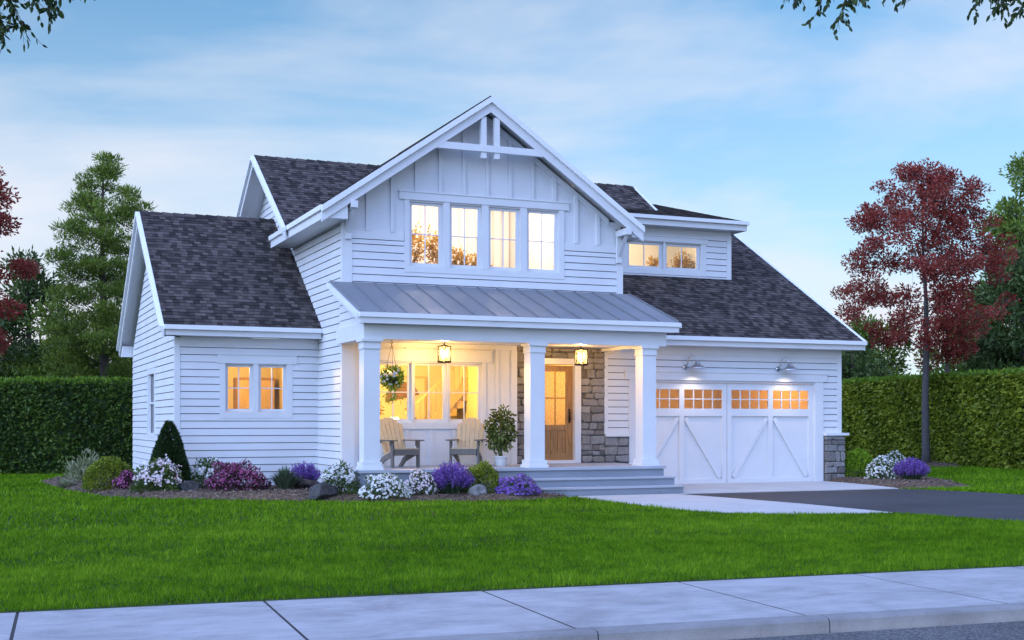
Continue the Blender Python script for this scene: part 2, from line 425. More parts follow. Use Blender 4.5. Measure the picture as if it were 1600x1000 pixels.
class MB:
    """collects solid pieces (world coordinates) into one mesh"""
    def __init__(s): s.v = []; s.f = []; s.uv = {}; s.rnd = []; s.r = 0.5
    def add(s, vs, fs):
        k = len(s.v); s.v += [tuple(p) for p in vs]; s.f += [tuple(k+i for i in f) for f in fs]
        s.rnd += [s.r]*len(vs); return k
    def hexa(s, b, t):      # two matching quads
        return s.add(list(b)+list(t), [(3, 2, 1, 0), (4, 5, 6, 7), (0, 1, 5, 4), (1, 2, 6, 5), (2, 3, 7, 6), (3, 0, 4, 7)])
    def box(s, x0, x1, y0, y1, z0, z1):
        return s.hexa([(x0, y0, z0), (x1, y0, z0), (x1, y1, z0), (x0, y1, z0)], [(x0, y0, z1), (x1, y0, z1), (x1, y1, z1), (x0, y1, z1)])
    def beam(s, p0, p1, w, h):   # a bar from p0 to p1 with cross-section vectors w, h from the corner p0
        p0, p1, w, h = map(Vector, (p0, p1, w, h))
        return s.hexa([p0, p0+w, p0+w+h, p0+h], [p1, p1+w, p1+w+h, p1+h])
    def bar(s, p0, p1, wid, hei, up=(0, 0, 1)):   # centred bar
        p0, p1, up = Vector(p0), Vector(p1), Vector(up)
        d = (p1-p0).normalized(); a = d.cross(up)
        if a.length < 1e-4: a = Vector((1, 0, 0))
        a.normalize(); b = a.cross(d).normalized()
        w, h = a*wid, b*hei
        return s.beam(p0-w/2-h/2, p1-w/2-h/2, w, h)
    def prism(s, poly, vec):
        n = len(poly); vec = Vector(vec); a = [Vector(p) for p in poly]
        fs = [tuple(range(n-1, -1, -1)), tuple(range(n, 2*n))] + [(i, (i+1) % n, n+(i+1) % n, n+i) for i in range(n)]
        return s.add(a+[p+vec for p in a], fs)
    def tube(s, pts, rad, n=8, cap=True):
        pts = [Vector(p) for p in pts]
        if not hasattr(rad, '__len__'): rad = [rad]*len(pts)
        vs, fs = [], []; ref = Vector((0.31, 0.17, 0.93))
        for i, p in enumerate(pts):
            d = (pts[min(i+1, len(pts)-1)]-pts[max(i-1, 0)]).normalized()
            a = d.cross(ref)
            if a.length < 0.05: a = d.cross(Vector((1, 0, 0)))
            a.normalize(); b = d.cross(a)
            for k in range(n):
                t = 2*math.pi*k/n; vs.append(p+(a*math.cos(t)+b*math.sin(t))*rad[i])
        for i in range(len(pts)-1):
            for k in range(n):
                fs.append((i*n+k, i*n+(k+1) % n, (i+1)*n+(k+1) % n, (i+1)*n+k))
        if cap:
            fs.append(tuple(range(n-1, -1, -1))); fs.append(tuple((len(pts)-1)*n+k for k in range(n)))
        return s.add(vs, fs)
    def lathe(s, c, prof, n=20, axis=None):    # prof: (radius, height)
        vs, fs = [], []; c = Vector(c)
        for r, z in prof:
            for k in range(n):
                t = 2*math.pi*k/n; vs.append(c+Vector((r*math.cos(t), r*math.sin(t), z)))
        for i in range(len(prof)-1):
            for k in range(n):
                fs.append((i*n+k, i*n+(k+1) % n, (i+1)*n+(k+1) % n, (i+1)*n+k))
        fs.append(tuple(range(n-1, -1, -1))); fs.append(tuple((len(prof)-1)*n+k for k in range(n)))
        return s.add(vs, fs)
    def build(s, name, mat, parent=None, smooth=False, loc=None, rnd=False, uvs=None):
        me = bpy.data.meshes.new(name); me.from_pydata(s.v, [], s.f); me.update()
        if rnd:
            a = me.attributes.new('rnd', 'FLOAT', 'POINT'); a.data.foreach_set('value', s.rnd)
        if uvs is not None:
            l = me.uv_layers.new(name='UVMap')
            for poly in me.polygons:
                for li, vi in zip(poly.loop_indices, poly.vertices): l.data[li].uv = uvs[vi]
        return link(name, me, mat, parent, smooth, loc)

def tag(o, label=None, cat=None, group=None, kind=None):
    if label: o['label'] = label
    if cat: o['category'] = cat
    if group: o['group'] = group
    if kind: o['kind'] = kind
    return o
def thing(name, loc, label, cat, group=None):
    o = bpy.data.objects.new(name, None); COL.objects.link(o); o.location = loc
    o.empty_display_size = 0.2
    return tag(o, label, cat, group)
def child_empty_free(o): return o

def np_mesh(name, V, nper, mat, parent=None, rnd=None, loc=None):
    """V: (N, nper, 3) array, every row one face"""
    N = len(V); me = bpy.data.meshes.new(name)
    me.vertices.add(N*nper); me.vertices.foreach_set('co', np.ascontiguousarray(V, dtype=np.float32).ravel())
    me.loops.add(N*nper); me.loops.foreach_set('vertex_index', np.arange(N*nper, dtype=np.int32))
    me.polygons.add(N); me.polygons.foreach_set('loop_start', np.arange(0, N*nper, nper, dtype=np.int32))
    me.polygons.foreach_set('loop_total', np.full(N, nper, dtype=np.int32))
    me.update(calc_edges=True)
    if rnd is not None:
        a = me.attributes.new('rnd', 'FLOAT', 'POINT')
        a.data.foreach_set('value', np.repeat(np.clip(rnd, 0, 1).astype(np.float32), nper))
    return link(name, me, mat, parent, False, loc)

rng = np.random.default_rng(11)
random.seed(5)
def unit(a): return a/np.maximum(np.linalg.norm(a, axis=-1, keepdims=True), 1e-9)
def leaf_quads(P, D, L, W, shape=0.45):
    """leaf-shaped quads at P, pointing along D, random roll"""
    N = len(P); D = unit(D); rv = unit(rng.normal(size=(N, 3)))
    S = unit(np.cross(D, rv)); L = np.broadcast_to(L, (N,))[:, None]; W = np.broadcast_to(W, (N,))[:, None]
    mid = P+D*L*shape
    return np.stack([P, mid+S*W/2, P+D*L, mid-S*W/2], axis=1)
def leaf_hex(P, D, S, L, W):
    """pointed oval leaves with a plane given by D (length) and S (width)"""
    N = len(P); D = unit(D); S = unit(S-(S*D).sum(1, keepdims=True)*D)
    L = np.broadcast_to(L, (N,))[:, None]; W = np.broadcast_to(W, (N,))[:, None]
    a, b = P+D*L*0.30, P+D*L*0.68
    return np.stack([P, a+S*W*0.5, b+S*W*0.42, P+D*L, b-S*W*0.42, a-S*W*0.5], axis=1)

# ================================================================ THE HOUSE
HO = (11.0, 28.0, 0.0)
house = thing('house', HO, 'white lap-sided farmhouse with dark shingle roofs, front gable, porch and attached garage', 'house')
YC, YW, YD, YL = 25.78, 27.80, 28.20, 30.00      # porch columns, gable wall, door and garage wall, left wing wall

def frame_pt(O, U, N):
    O, U, N = Vector(O), Vector(U), Vector(N)
    return lambda u, z, n: O+U*u+Vector((0, 0, z))+N*n
def spans(a, b, zlo, zhi, ops):
    iv = [(a, b)]
    zm = (zlo+zhi)/2
    for (o0, o1, oz0, oz1) in ops:
        if oz0 < zm < oz1:
            nx = []
            for p, q in iv:
                if o1 <= p or o0 >= q: nx.append((p, q)); continue
                if o0 > p: nx.append((p, o0))
                if o1 < q: nx.append((o1, q))
            iv = nx
    return iv
def wall_strips(mb, O, U, N, z0, z1, ur, ops=(), exp=0.17, tb=0.030, tt=0.014, back=0.0):
    """courses of boards with a proud lower edge; ur(z) gives the wall's horizontal extent"""
    P = frame_pt(O, U, N)
    n = max(1, int(math.ceil((z1-z0)/exp-1e-6)))
    for i in range(n):
        c0, c1 = z0+i*exp, min(z1, z0+(i+1)*exp)
        cuts = sorted({c0, c1, *[z for o in ops for z in (o[2], o[3]) if c0 < z < c1]})
        for zl, zh in zip(cuts[:-1], cuts[1:]):
            if zh-zl < 1e-4: continue
            if zh >= c1-1e-6 and exp < 1: zh = c1-0.016
            if zh-zl < 1e-3: continue
            tl = tb+(tt-tb)*(zl-c0)/exp; th = tb+(tt-tb)*(zh-c0)/exp
            (a0, b0), (a1, b1) = ur(zl), ur(zh)
            for k, (p, q) in enumerate(spans((a0+a1)/2, (b0+b1)/2, zl, zh, ops)):
                pl = a0 if abs(p-(a0+a1)/2) < 1e-6 else p; ph = a1 if abs(p-(a0+a1)/2) < 1e-6 else p
                ql = b0 if abs(q-(b0+b1)/2) < 1e-6 else q; qh = b1 if abs(q-(b0+b1)/2) < 1e-6 else q
                mb.hexa([P(pl, zl, -back), P(ql, zl, -back), P(ql, zl, tl), P(pl, zl, tl)],
                        [P(ph, zh, -back), P(qh, zh, -back), P(qh, zh, th), P(ph, zh, th)])
def core(mb, O, U, N, z0, z1, ur, ops=(), thick=0.14):
    """the solid wall behind the boards"""
    P = frame_pt(O, U, N)
    cuts = sorted({z0, z1, *[z for o in ops for z in (o[2], o[3]) if z0 < z < z1]})
    for zl, zh in zip(cuts[:-1], cuts[1:]):
        (a0, b0), (a1, b1) = ur(zl), ur(zh)
        for p, q in spans((a0+a1)/2, (b0+b1)/2, zl, zh, ops):
            pl = a0 if abs(p-(a0+a1)/2) < 1e-6 else p; ph = a1 if abs(p-(a0+a1)/2) < 1e-6 else p
            ql = b0 if abs(q-(b0+b1)/2) < 1e-6 else q; qh = b1 if abs(q-(b0+b1)/2) < 1e-6 else q
            mb.hexa([P(pl, zl, -thick), P(ql, zl, -thick), P(ql, zl, 0), P(pl, zl, 0)],
                    [P(ph, zh, -thick), P(qh, zh, -thick), P(qh, zh, 0), P(ph, zh, 0)])
FR = ((1, 0, 0), (0, -1, 0))       # front walls: u runs along X
LF = ((0, 1, 0), (-1, 0, 0))       # left walls: u runs along Y
RT = ((0, 1, 0), (1, 0, 0))
BK = ((1, 0, 0), (0, 1, 0))
const = lambda a, b: (lambda z: (a, b))

# ---- openings (X0, X1, Z0, Z1)
OP_LW = (5.49, 6.98, 1.76, 2.98)
OP_UP = (9.23, 13.05, 5.12, 6.66)
OP_PW = (8.46, 11.05, 1.60, 2.98)
OP_DR = (12.64, 13.64, 0.62, 3.00)
OP_GA = (15.32, 20.70, -0.1, 2.62)
OP_DM = (16.45, 18.98, 5.84, 6.58)
OP_SD = (33.50, 34.75, 1.30, 2.86)    # left side window (Y range)

# ---- roof lines
LE, LR_, LZ0, LZ1 = 29.60, 34.09, 3.80, 7.02         # left wing: eave Y, ridge Y, eave z, ridge z
lw_s = (LZ1-LZ0)/(LR_-LE)
GE, GR, GZ0, GZ1 = 27.75, 34.14, 3.75, 7.49          # garage
MR, MZ1, m_s = 34.20, 8.72, 0.655                    # main ridge
AX, AZ, EXL, EXR, EZ, FY = 11.05, 9.08, 7.10, 15.00, 6.34, 27.30   # cross gable
cg_s = (AZ-EZ)/(AX-EXL)
DE, DZ, d_s = 30.58, 7.23, 0.25                      # dormer eave

# ---- walls
def lap_wall(name, O, fr, z0, z1, ur, ops=(), cz0=None, cz1=None):
    w = MB(); wall_strips(w, O, *fr, z0, z1, ur, ops)
    o = w.build(name, 'white_paint', house)
    w = MB(); core(w, O, *fr, cz0 if cz0 is not None else z0, cz1 if cz1 is not None else z1, ur, ops); w.build('shade_backing', 'shade_backing', o)
    return o
# left wing front
lap_wall('siding_wall', (0, YL, 0), FR, 0.10, 3.56, const(4.37, 7.71), [OP_LW], 0.0, 3.56)
# left wing gable side (a pentagon)
def lw_side(z):
    t = max(0.0, z-3.60)/lw_s
    return (YL+t, 38.2-t)
w = MB()
wall_strips(w, (4.37, 0, 0), *LF, 0.10, 3.50, lw_side, [OP_SD]); wall_strips(w, (4.37, 0, 0), *LF, 3.50, 6.56, lw_side)
sdw = w.build('siding_wall', 'white_paint', house); w = MB(); core(w, (4.37, 0, 0), *LF, 0.0, 3.50, lw_side, [OP_SD])
core(w, (4.37, 0, 0), *LF, 3.60, 6.50, lw_side)
core(w, (4.37, 0, 0), *LF, 3.50, 3.60, const(YL, 38.2))
w.build('shade_backing', 'shade_backing', sdw)
# block under the cross gable: left side
lap_wall('siding_wall', (7.71, 0, 0), LF, 0.09, 6.30, const(YW, 34.2), (), 0.0, 6.30)
# small gable-end wall of the main roof, above the left wing
def mg(z): return (MR-(8.55-z)/m_s, MR+(8.55-z)/m_s)
lap_wall('siding_wall', (7.56, 0, 0), LF, 6.26, 8.47, mg)
# lap siding across the front of the gable, board-and-batten above it
lap_wall('siding_wall', (0, YW, 0), FR, 3.40, 5.72, const(7.71, 14.69), [OP_UP])
def gab(z):
    h = (AZ-0.28-z)/cg_s
    return (max(7.71, AX-h), min(14.69, AX+h))
w = MB()
core(w, (0, YW, 0), *FR, 5.72, 6.47, const(7.71, 14.69), [OP_UP])
core(w, (0, YW, 0), *FR, 6.47, 8.75, gab, [OP_UP])
for x in [8.26+0.579*i for i in range(11)]:
    top = min(AZ-0.30-abs(x-AX)*cg_s-0.02, 8.7)
    bot = 6.86 if 8.95 < x < 13.33 else 5.90
    if top > bot: w.box(x-0.042, x+0.042, YW-0.05, YW, bot, top)
w.build('board_and_batten_wall', 'white_paint', house)
# porch back wall
w = MB()
core(w, (0, YW, 0), *FR, 0.60, 3.40, const(7.71, 11.89), [OP_PW])
for x in (7.99, 8.22, 8.62, 9.20, 9.78, 10.36, 10.94, 11.42):
    for z0, z1 in ((0.60, 1.36), (1.36, 3.30)):
        if z1 < 2 and 8.3 < x < 11.2: w.box(x-0.04, x+0.04, YW-0.025, YW, z0, 1.42)
        elif z1 > 2 and 8.3 < x < 11.2: w.box(x-0.04, x+0.04, YW-0.025, YW, 3.24, 3.30)
        elif not 8.3 < x < 11.2: w.box(x-0.04, x+0.04, YW-0.025, YW, z0, z1)
w.box(11.77, 11.89, YW-0.03, YW, 0.60, 3.30)
w.box(11.89, 11.92, YW-0.03, YD-0.02, 0.60, 3.30)
w.box(7.96, 11.90, YW-0.05, YW-0.001, 3.30, 3.398)
w.build('board_and_batten_wall', 'white_paint', house)
# garage front
w = MB()
GS = lambda z: (14.44, 21.53)
wall_strips(w, (0, YD, 0), *FR, 1.30, 3.32, GS, [OP_GA])
sdw = w.build('siding_wall', 'white_paint', house); w = MB()
core(w, (0, YD, 0), *FR, 0.0, 3.70, GS, [OP_GA])
core(w, (0, YD, 0), *FR, 0.0, 3.70, const(11.89, 14.44), [OP_DR])
w.build('shade_backing', 'shade_backing', sdw)
# far sides and back, plain lap
lap_wall('siding_wall', (21.53, 0, 0), RT, 0.05, 3.70, const(YD, 40.0))
def gs(z): return (GR-(7.30-z)/0.585, GR+(7.30-z)/0.585)
lap_wall('siding_wall', (21.53, 0, 0), RT, 3.70, 7.2, gs)
w = MB(); core(w, (0, 40.0, 0), *BK, 0.0, 3.70, const(7.7, 21.53)); core(w, (0, 38.2, 0), *BK, 0.0, 3.70, const(4.37, 7.8))
core(w, (14.69, 0, 0), *RT, 3.3, 6.30, const(YW, 34.2)); w.build('siding_wall', 'white_paint', house)
# dormer walls
lap_wall('siding_wall', (0, 30.98, 0), FR, 5.52, 6.98, const(14.7, 19.85), [OP_DM])
w = MB(); wall_strips(w, (19.85, 0, 0), *RT, 5.2, 6.98, lambda z: (30.98, 34.2)); core(w, (19.85, 0, 0), *RT, 5.2, 7.1, lambda z: (30.98, 34.2))
w.build('siding_wall', 'white_paint', house)

# ---- stone veneer
def stone_panel(mb, x0, x1, z0, z1, y, ops=()):
    z = z0
    while z < z1-0.03:
        hrow = min(random.choice([0.14, 0.18, 0.22, 0.27]), z1-z)
        if z1-(z+hrow) < 0.08: hrow = z1-z
        x = x0
        while x < x1-0.01:
            wd = random.uniform(0.15, 0.46)
            if x1-(x+wd) < 0.12: wd = x1-x
            parts = [(x, x+wd, z, z+hrow)]
            if hrow > 0.24 and random.random() < 0.4:
                zz = z+hrow*random.uniform(0.4, 0.6); parts = [(x, x+wd, z, zz), (x, x+wd, zz, z+hrow)]
            for a, b, c, d in parts:
                if any(o[0] < (a+b)/2 < o[1] and o[2] < (c+d)/2 < o[3] for o in ops): continue
                for o in ops:
                    if o[2] < (c+d)/2 < o[3]:
                        if a < o[0] < b: b = o[0]
                        if a < o[1] < b: a = o[1]
                if b-a < 0.04: continue
                g = 0.009; a += g; b -= g; c += g; d -= g
                j = lambda s=0.014: random.uniform(-s, s)
                q = [(a+j(), c+j()), (b+j(), c+j()), (b+j(), d+j()), (a+j(), d+j())]
                # clip one or two corners so the stones are not rectangles
                poly = []
                for i, (px, pz) in enumerate(q):
                    if random.random() < 0.45:
                        n_, p_ = q[(i+1) % 4], q[i-1]; t = random.uniform(0.08, 0.28)
                        poly += [(px+(p_[0]-px)*t, pz+(p_[1]-pz)*t), (px+(n_[0]-px)*t, pz+(n_[1]-pz)*t)]
                    else: poly.append((px, pz))
                dep = random.uniform(0.035, 0.065); cx = sum(p[0] for p in poly)/len(poly); cz = sum(p[1] for p in poly)/len(poly)
                n = len(poly); mb.r = random.random()
                back = [Vector((p[0], y, p[1])) for p in poly]
                mid = [Vector((p[0], y-dep+0.014, p[1])) for p in poly]
                ins = [Vector((cx+(p[0]-cx)*(1-0.02/max(0.05, abs(p[0]-cx))) if abs(p[0]-cx) > 0.03 else p[0], y-dep+random.uniform(-0.006, 0.006),
                               cz+(p[1]-cz)*(1-0.018/max(0.05, abs(p[1]-cz))) if abs(p[1]-cz) > 0.03 else p[1])) for p in poly]
                fs = [(i, (i+1) % n, n+(i+1) % n, n+i) for i in range(n)]+[(n+i, n+(i+1) % n, 2*n+(i+1) % n, 2*n+i) for i in range(n)]
                fs.append(tuple(2*n+i for i in range(n)))
                mb.add(back+mid+ins, fs)
            x += wd
        z += hrow
random.seed(21)
s = MB(); stone_panel(s, 11.94, 14.44, 0.60, 3.40, YD-0.012, [(12.50, 13.78, 0.5, 3.14)])
stone_panel(s, 14.44, 15.10, 0.02, 1.24, YD-0.012)
sw = s.build('stone_wall', 'stone', house, rnd=True)
s = MB(); s.box(11.93, 12.52, YD-0.012, YD-0.001, 0.60, 3.40); s.box(13.76, 14.44, YD-0.012, YD-0.001, 0.60, 3.40)
s.box(12.52, 13.76, YD-0.012, YD-0.001, 3.12, 3.40); s.box(14.44, 15.10, YD-0.012, YD-0.001, 0.0, 1.24)
s.build('mortar_bed', 'mortar', sw)
s = MB(); s.box(14.44, 15.11, YD-0.11, YD+0.0, 1.24, 1.30); s.build('stone_cap', 'trim_paint', sw)
# corner pier at the garage
s = MB(); stone_panel(s, 20.99, 21.64, 0.0, 1.24, YD-0.062)
pier = s.build('stone_pier', 'stone', house, rnd=True)
s = MB(); s.box(20.985, 21.645, YD-0.062, YD+0.6, 0.0, 1.24); s.build('mortar_bed', 'mortar', pier)
s = MB(); s.box(20.975, 21.72, YD-0.16, YD+0.62, 1.24, 1.31); s.build('stone_cap', 'trim_paint', pier)

# ---- corner boards and trim bands
def trim(name, *boxes):
    w = MB()
    for b in boxes: w.box(*b)
    return w.build(name, 'trim_paint', house)
trim('corner_board', (4.335, 4.46, YL-0.035, YL+0.10, 0.10, 3.50))
trim('corner_board', (7.66, 7.90, YW-0.035, YW+0.0, 4.66, 6.20), (7.672, 7.71, YW+0.001, YW+0.12, 4.66, 6.20))
trim('corner_board', (7.66, 7.96, YW-0.04, YW, 0.60, 3.40), (7.67, 7.71, YW+0.001, YW+0.13, 0.60, 4.4))
trim('corner_board', (14.57, 14.735, YW-0.035, YW+0.0, 4.66, 6.16), (14.69, 14.728, YW+0.001, YW+0.12, 4.66, 6.16))
trim('corner_board', (14.43, 14.53, YD-0.036, YD, 1.30, 3.32))
trim('corner_board', (21.43, 21.565, YD-0.036, YD, 1.31, 3.30), (21.53, 21.563, YD+0.001, YD+0.12, 1.31, 3.30))
trim('corner_board', (19.74, 19.885, 30.945, 30.98, 5.56, 6.86), (19.85, 19.883, 30.981, 31.1, 5.4, 6.9))
trim('trim_band', (7.90, 9.12, YW-0.032, YW-0.002, 5.72, 5.90))
trim('trim_band', (13.16, 14.57, YW-0.032, YW-0.002, 5.72, 5.90))
trim('trim_band', (14.73, 19.74, 30.95, 30.978, 5.55, 5.66))
trim('frieze_board', (4.46, 7.68, YL-0.036, YL-0.001, 3.38, 3.56))
trim('frieze_board', (14.53, 21.56, YD-0.037, YD-0.001, 3.30, 3.52))
trim('frieze_board', (14.73, 19.87, 30.944, 30.979, 6.86, 7.0))
for sg in (-1, 1):     # raking frieze on the gable wall
    w = MB(); a = Vector((AX+sg*0.06, YW-0.03, AZ-0.30)); b = Vector((AX+sg*3.30, YW-0.03, AZ-0.30-3.24*cg_s))
    w.beam(a, b, (0, 0.028, 0), (0, 0, -0.16)); w.build('frieze_board', 'trim_paint', house)

# ---- roofs
def roof_plane(name, a, b, ridge_dy, ridge_dz, exp=0.14, lip=0.012, thick=0.13, uoff=0.0, axis='x'):
    """shingle courses from the eave line a-b up by (ridge_dy, ridge_dz); the boards beneath are a sub-part"""
    a, b = Vector(a), Vector(b)
    S = Vector((0, ridge_dy, ridge_dz)) if axis == 'x' else Vector((ridge_dy, 0, ridge_dz))
    L = S.length; s = S.normalized(); e = (b-a).normalized(); W = (b-a).length
    nrm = e.cross(s)
    if nrm.z < 0: nrm = -nrm
    mb = MB(); uv = []
    n = int(math.ceil(L/exp))
    for i in range(n):
        t0, t1 = i*exp, min(L, (i+1)*exp)
        # uneven butts: each course is split into runs that sit a little higher or lower
        x = 0.0
        while x < W-1e-4:
            x2 = min(W, x+random.uniform(0.5, 1.4))
            if W-x2 < 0.3: x2 = W
            d = random.uniform(-0.004, 0.004)
            p0, p1 = a+e*x+s*(t0+d-0.01), a+e*x2+s*(t0+d-0.01)
            q0, q1 = a+e*x+s*t1, a+e*x2+s*t1
            k = lip+random.uniform(-0.002, 0.004)
            mb.hexa([p0, p1, q1, q0], [p0+nrm*k, p1+nrm*k, q1+nrm*0.002, q0+nrm*0.002])
            for (xx, tt) in ((x, t0), (x2, t0), (x2, t1), (x, t1))*2: uv.append((xx+uoff, tt+0.02 if tt == t0 else tt-0.006))
            x = x2
    o = mb.build(name, 'shingle', house, uvs=uv)
    d = MB(); q = -nrm*thick; z = -nrm*0.002
    d.hexa([a+q, b+q, b+S+q, a+S+q], [a+z, b+z, b+S+z, a+S+z])
    d.build('roof_deck', 'trim_paint', o)
    return o
def ridge_cap(parent, p, q):
    w = MB(); p, q = Vector(p), Vector(q); L = (q-p).length; n = int(L/0.28); e = (q-p)/n; uv = []
    side = Vector((-e.y, e.x, 0)).normalized()*0.13
    for i in range(n):
        a, b = p+e*i, p+e*(i+1.12)
        for sg in (-1, 1):
            w.hexa([a, a+side*sg+Vector((0, 0, -0.09)), b+side*sg+Vector((0, 0, -0.10)), b+Vector((0, 0, -0.012))],
                   [a+Vector((0, 0, 0.03)), a+side*sg+Vector((0, 0, -0.062)), b+side*sg+Vector((0, 0, -0.085)), b+Vector((0, 0, 0.008))])
            uv += [(i*0.9+sg*3, i*0.61+sg)]*8
    w.build('ridge_cap', 'shingle', parent, uvs=uv)
random.seed(3)
r = roof_plane('roof', (4.05, LE, LZ0), (7.74, LE, LZ0), LR_-LE, LZ1-LZ0)
ridge_cap(r, (4.05, LR_, LZ1), (7.7, LR_, LZ1))
roof_plane('roof', (7.74, 2*LR_-LE, LZ0), (4.05, 2*LR_-LE, LZ0), LE-LR_, LZ1-LZ0, exp=0.28, uoff=40)
m_e = 30.55
roof_plane('roof', (7.03, m_e, MZ1-(MR-m_e)*m_s), (8.75, m_e, MZ1-(MR-m_e)*m_s), MR-m_e, (MR-m_e)*m_s, uoff=11)
m_e = 32.1
r = roof_plane('roof', (8.75, m_e, MZ1-(MR-m_e)*m_s), (18.45, m_e, MZ1-(MR-m_e)*m_s), MR-m_e, (MR-m_e)*m_s, uoff=12.72)
ridge_cap(r, (7.03, MR, MZ1), (18.45, MR, MZ1))
m_e = 28.0
roof_plane('roof', (18.45, 2*MR-m_e, MZ1-(MR-m_e)*m_s), (7.03, 2*MR-m_e, MZ1-(MR-m_e)*m_s), m_e-MR, (MR-m_e)*m_s, exp=0.28, uoff=70)
gk = (31.05-GE)/(GR-GE)
roof_plane('roof', (14.5, GE, GZ0), (19.86, GE, GZ0), gk*(GR-GE), gk*(GZ1-GZ0), uoff=23)
r = roof_plane('roof', (19.86, GE, GZ0), (21.95, GE, GZ0), GR-GE, GZ1-GZ0, uoff=28.36)
ridge_cap(r, (19.9, GR, GZ1), (21.95, GR, GZ1))
roof_plane('roof', (21.95, 2*GR-GE, GZ0), (13.0, 2*GR-GE, GZ0), GE-GR, GZ1-GZ0, exp=0.28, uoff=90)
roof_plane('roof', (14.9, DE, DZ), (20.16, DE, DZ), 5.2, 5.2*d_s, uoff=51)
cL = AX-EXL
r = roof_plane('roof', (EXL, 32.5, EZ), (EXL, FY, EZ), cL, AZ-EZ, uoff=5, axis='y')
roof_plane('roof', (9.95, 36.4, EZ+2.85*cg_s), (9.95, 32.5, EZ+2.85*cg_s), cL-2.85, AZ-EZ-2.85*cg_s, uoff=1.1, axis='y')
ridge_cap(r, (AX, FY, AZ), (AX, 34.0, AZ))
roof_plane('roof', (EXR, FY, EZ), (EXR, 34.0, EZ), -(EXR-AX), AZ-EZ, uoff=33, axis='y')

# fascias: a proud gutter board above a set-back fascia
def eave(name, x0, x1, y, ztop, h1=0.105, h2=0.13, out=0.085):
    w = MB(); w.box(x0, x1, y-out-0.03, y+0.03, ztop-h1, ztop-0.004); f = w.build(name, 'gutter_metal', house)
    w = MB(); w.box(x0+0.03, x1-0.03, y-0.03, y, ztop-h1-h2, ztop-h1-0.001); w.build('fascia', 'trim_paint', f); return f
def soffit(x0, x1, y0, y1, z):
    w = MB(); w.box(x0, x1, y0, y1, z, z+0.02); w.build('soffit', 'trim_paint', house)
eave('eave', 4.05, 7.70, LE, LZ0); soffit(4.08, 7.70, LE+0.002, YL-0.04, LZ0-0.235)
eave('eave', 14.90, 21.97, GE, GZ0); soffit(14.9, 21.93, GE+0.002, YD-0.04, GZ0-0.235)
eave('eave', 15.0, 20.18, DE, DZ, 0.10, 0.16); soffit(14.75, 20.14, DE+0.002, 30.94, DZ-0.26)
w = MB(); w.box(20.12, 20.145, DE, 34.0, DZ-0.26, DZ-0.02); w.build('fascia', 'trim_paint', house)
# cross gable left and right eaves run back
w = MB(); w.box(EXL-0.055, EXL+0.03, FY-0.02, 32.5, EZ-0.115, EZ-0.004); f = w.build('eave', 'gutter_metal', house)
w = MB(); w.box(EXL, EXL+0.03, FY-0.0, 32.5, EZ-0.30, EZ-0.116); w.build('fascia', 'trim_paint', f)
w = MB(); w.box(EXR-0.03, EXR+0.055, FY-0.02, 31.6, EZ-0.115, EZ-0.004); f = w.build('eave', 'gutter_metal', house)
w = MB(); w.box(EXR-0.03, EXR, FY-0.0, 31.6, EZ-0.30, EZ-0.116); w.build('fascia', 'trim_paint', f)
soffit(EXL+0.032, 7.67, FY+0.03, 32.5, EZ-0.27); soffit(14.74, EXR-0.032, FY+0.03, 31.0, EZ-0.27)

def rake(p_low, p_high, yout, h1, h2, axis='y', sgn=-1, name='rake_board'):
    """two-tier raking board lying along the roof edge"""
    a, b = Vector(p_low), Vector(p_high)
    o = Vector((0, sgn, 0)) if axis == 'y' else Vector((sgn, 0, 0))
    w = MB(); w.beam(a-Vector((0, 0, 0.006)), b-Vector((0, 0, 0.006)), o*0.11, (0, 0, -h1)); r = w.build(name, 'gutter_metal', house)
    w = MB(); w.beam(a-Vector((0, 0, h1+0.007)), b-Vector((0, 0, h1+0.007)), o*0.04, (0, 0, -h2)); w.build('fascia', 'trim_paint', r)
    return r
for x, z in ((EXL-0.03, EZ-0.03*cg_s), (EXR+0.03, EZ-0.03*cg_s)):
    rake((x, FY, z), (AX, FY, AZ), 0, 0.135, 0.215)
rake((4.05, LE-0.05, LZ0-0.05*lw_s), (4.05, LR_, LZ1), 0, 0.10, 0.16, 'x')
rake((4.05, 2*LR_-LE+0.05, LZ0-0.05*lw_s), (4.05, LR_, LZ1), 0, 0.10, 0.16, 'x')
rake((7.03, 30.5, MZ1-(MR-30.5)*m_s), (7.03, MR, MZ1), 0, 0.10, 0.16, 'x')
rake((7.03, 2*MR-29.9, MZ1-(MR-29.9)*m_s), (7.03, MR, MZ1), 0, 0.10, 0.16, 'x')
rake((21.95, GE-0.03, GZ0), (21.95, GR, GZ1), 0, 0.10, 0.14, 'x', 1)
rake((18.45, 32.2, MZ1-2.0*m_s), (18.45, MR, MZ1), 0, 0.10, 0.10, 'x', 1)
# boxed eave return at the left wing's back corner and at its front
w = MB(); w.box(4.06, 4.36, LE+0.0, YL-0.03, LZ0-0.235, LZ0-0.12); w.build('eave_return', 'trim_paint', house)
w = MB(); w.box(4.06, 4.36, 38.2, 38.6, LZ0-0.33, LZ0-0.02); w.build('eave_return', 'trim_paint', house)

# gable truss: collar beam and twin king posts
w = MB(); hx = 1.31; zc = 7.80
w.box(AX-hx-0.06, AX+hx+0.06, FY-0.035, FY+0.065, zc, zc+0.155)
tr = w.build('gable_truss', 'trim_paint', house)
for x in (-0.165, 0.165):
    w = MB(); w.box(AX+x-0.065, AX+x+0.065, FY-0.012, FY+0.10, 7.66, zc-0.002); w.box(AX+x-0.065, AX+x+0.065, FY-0.012, FY+0.10, zc+0.157, AZ-0.36-abs(x)*cg_s)
    w.build('king_post', 'trim_paint', tr)
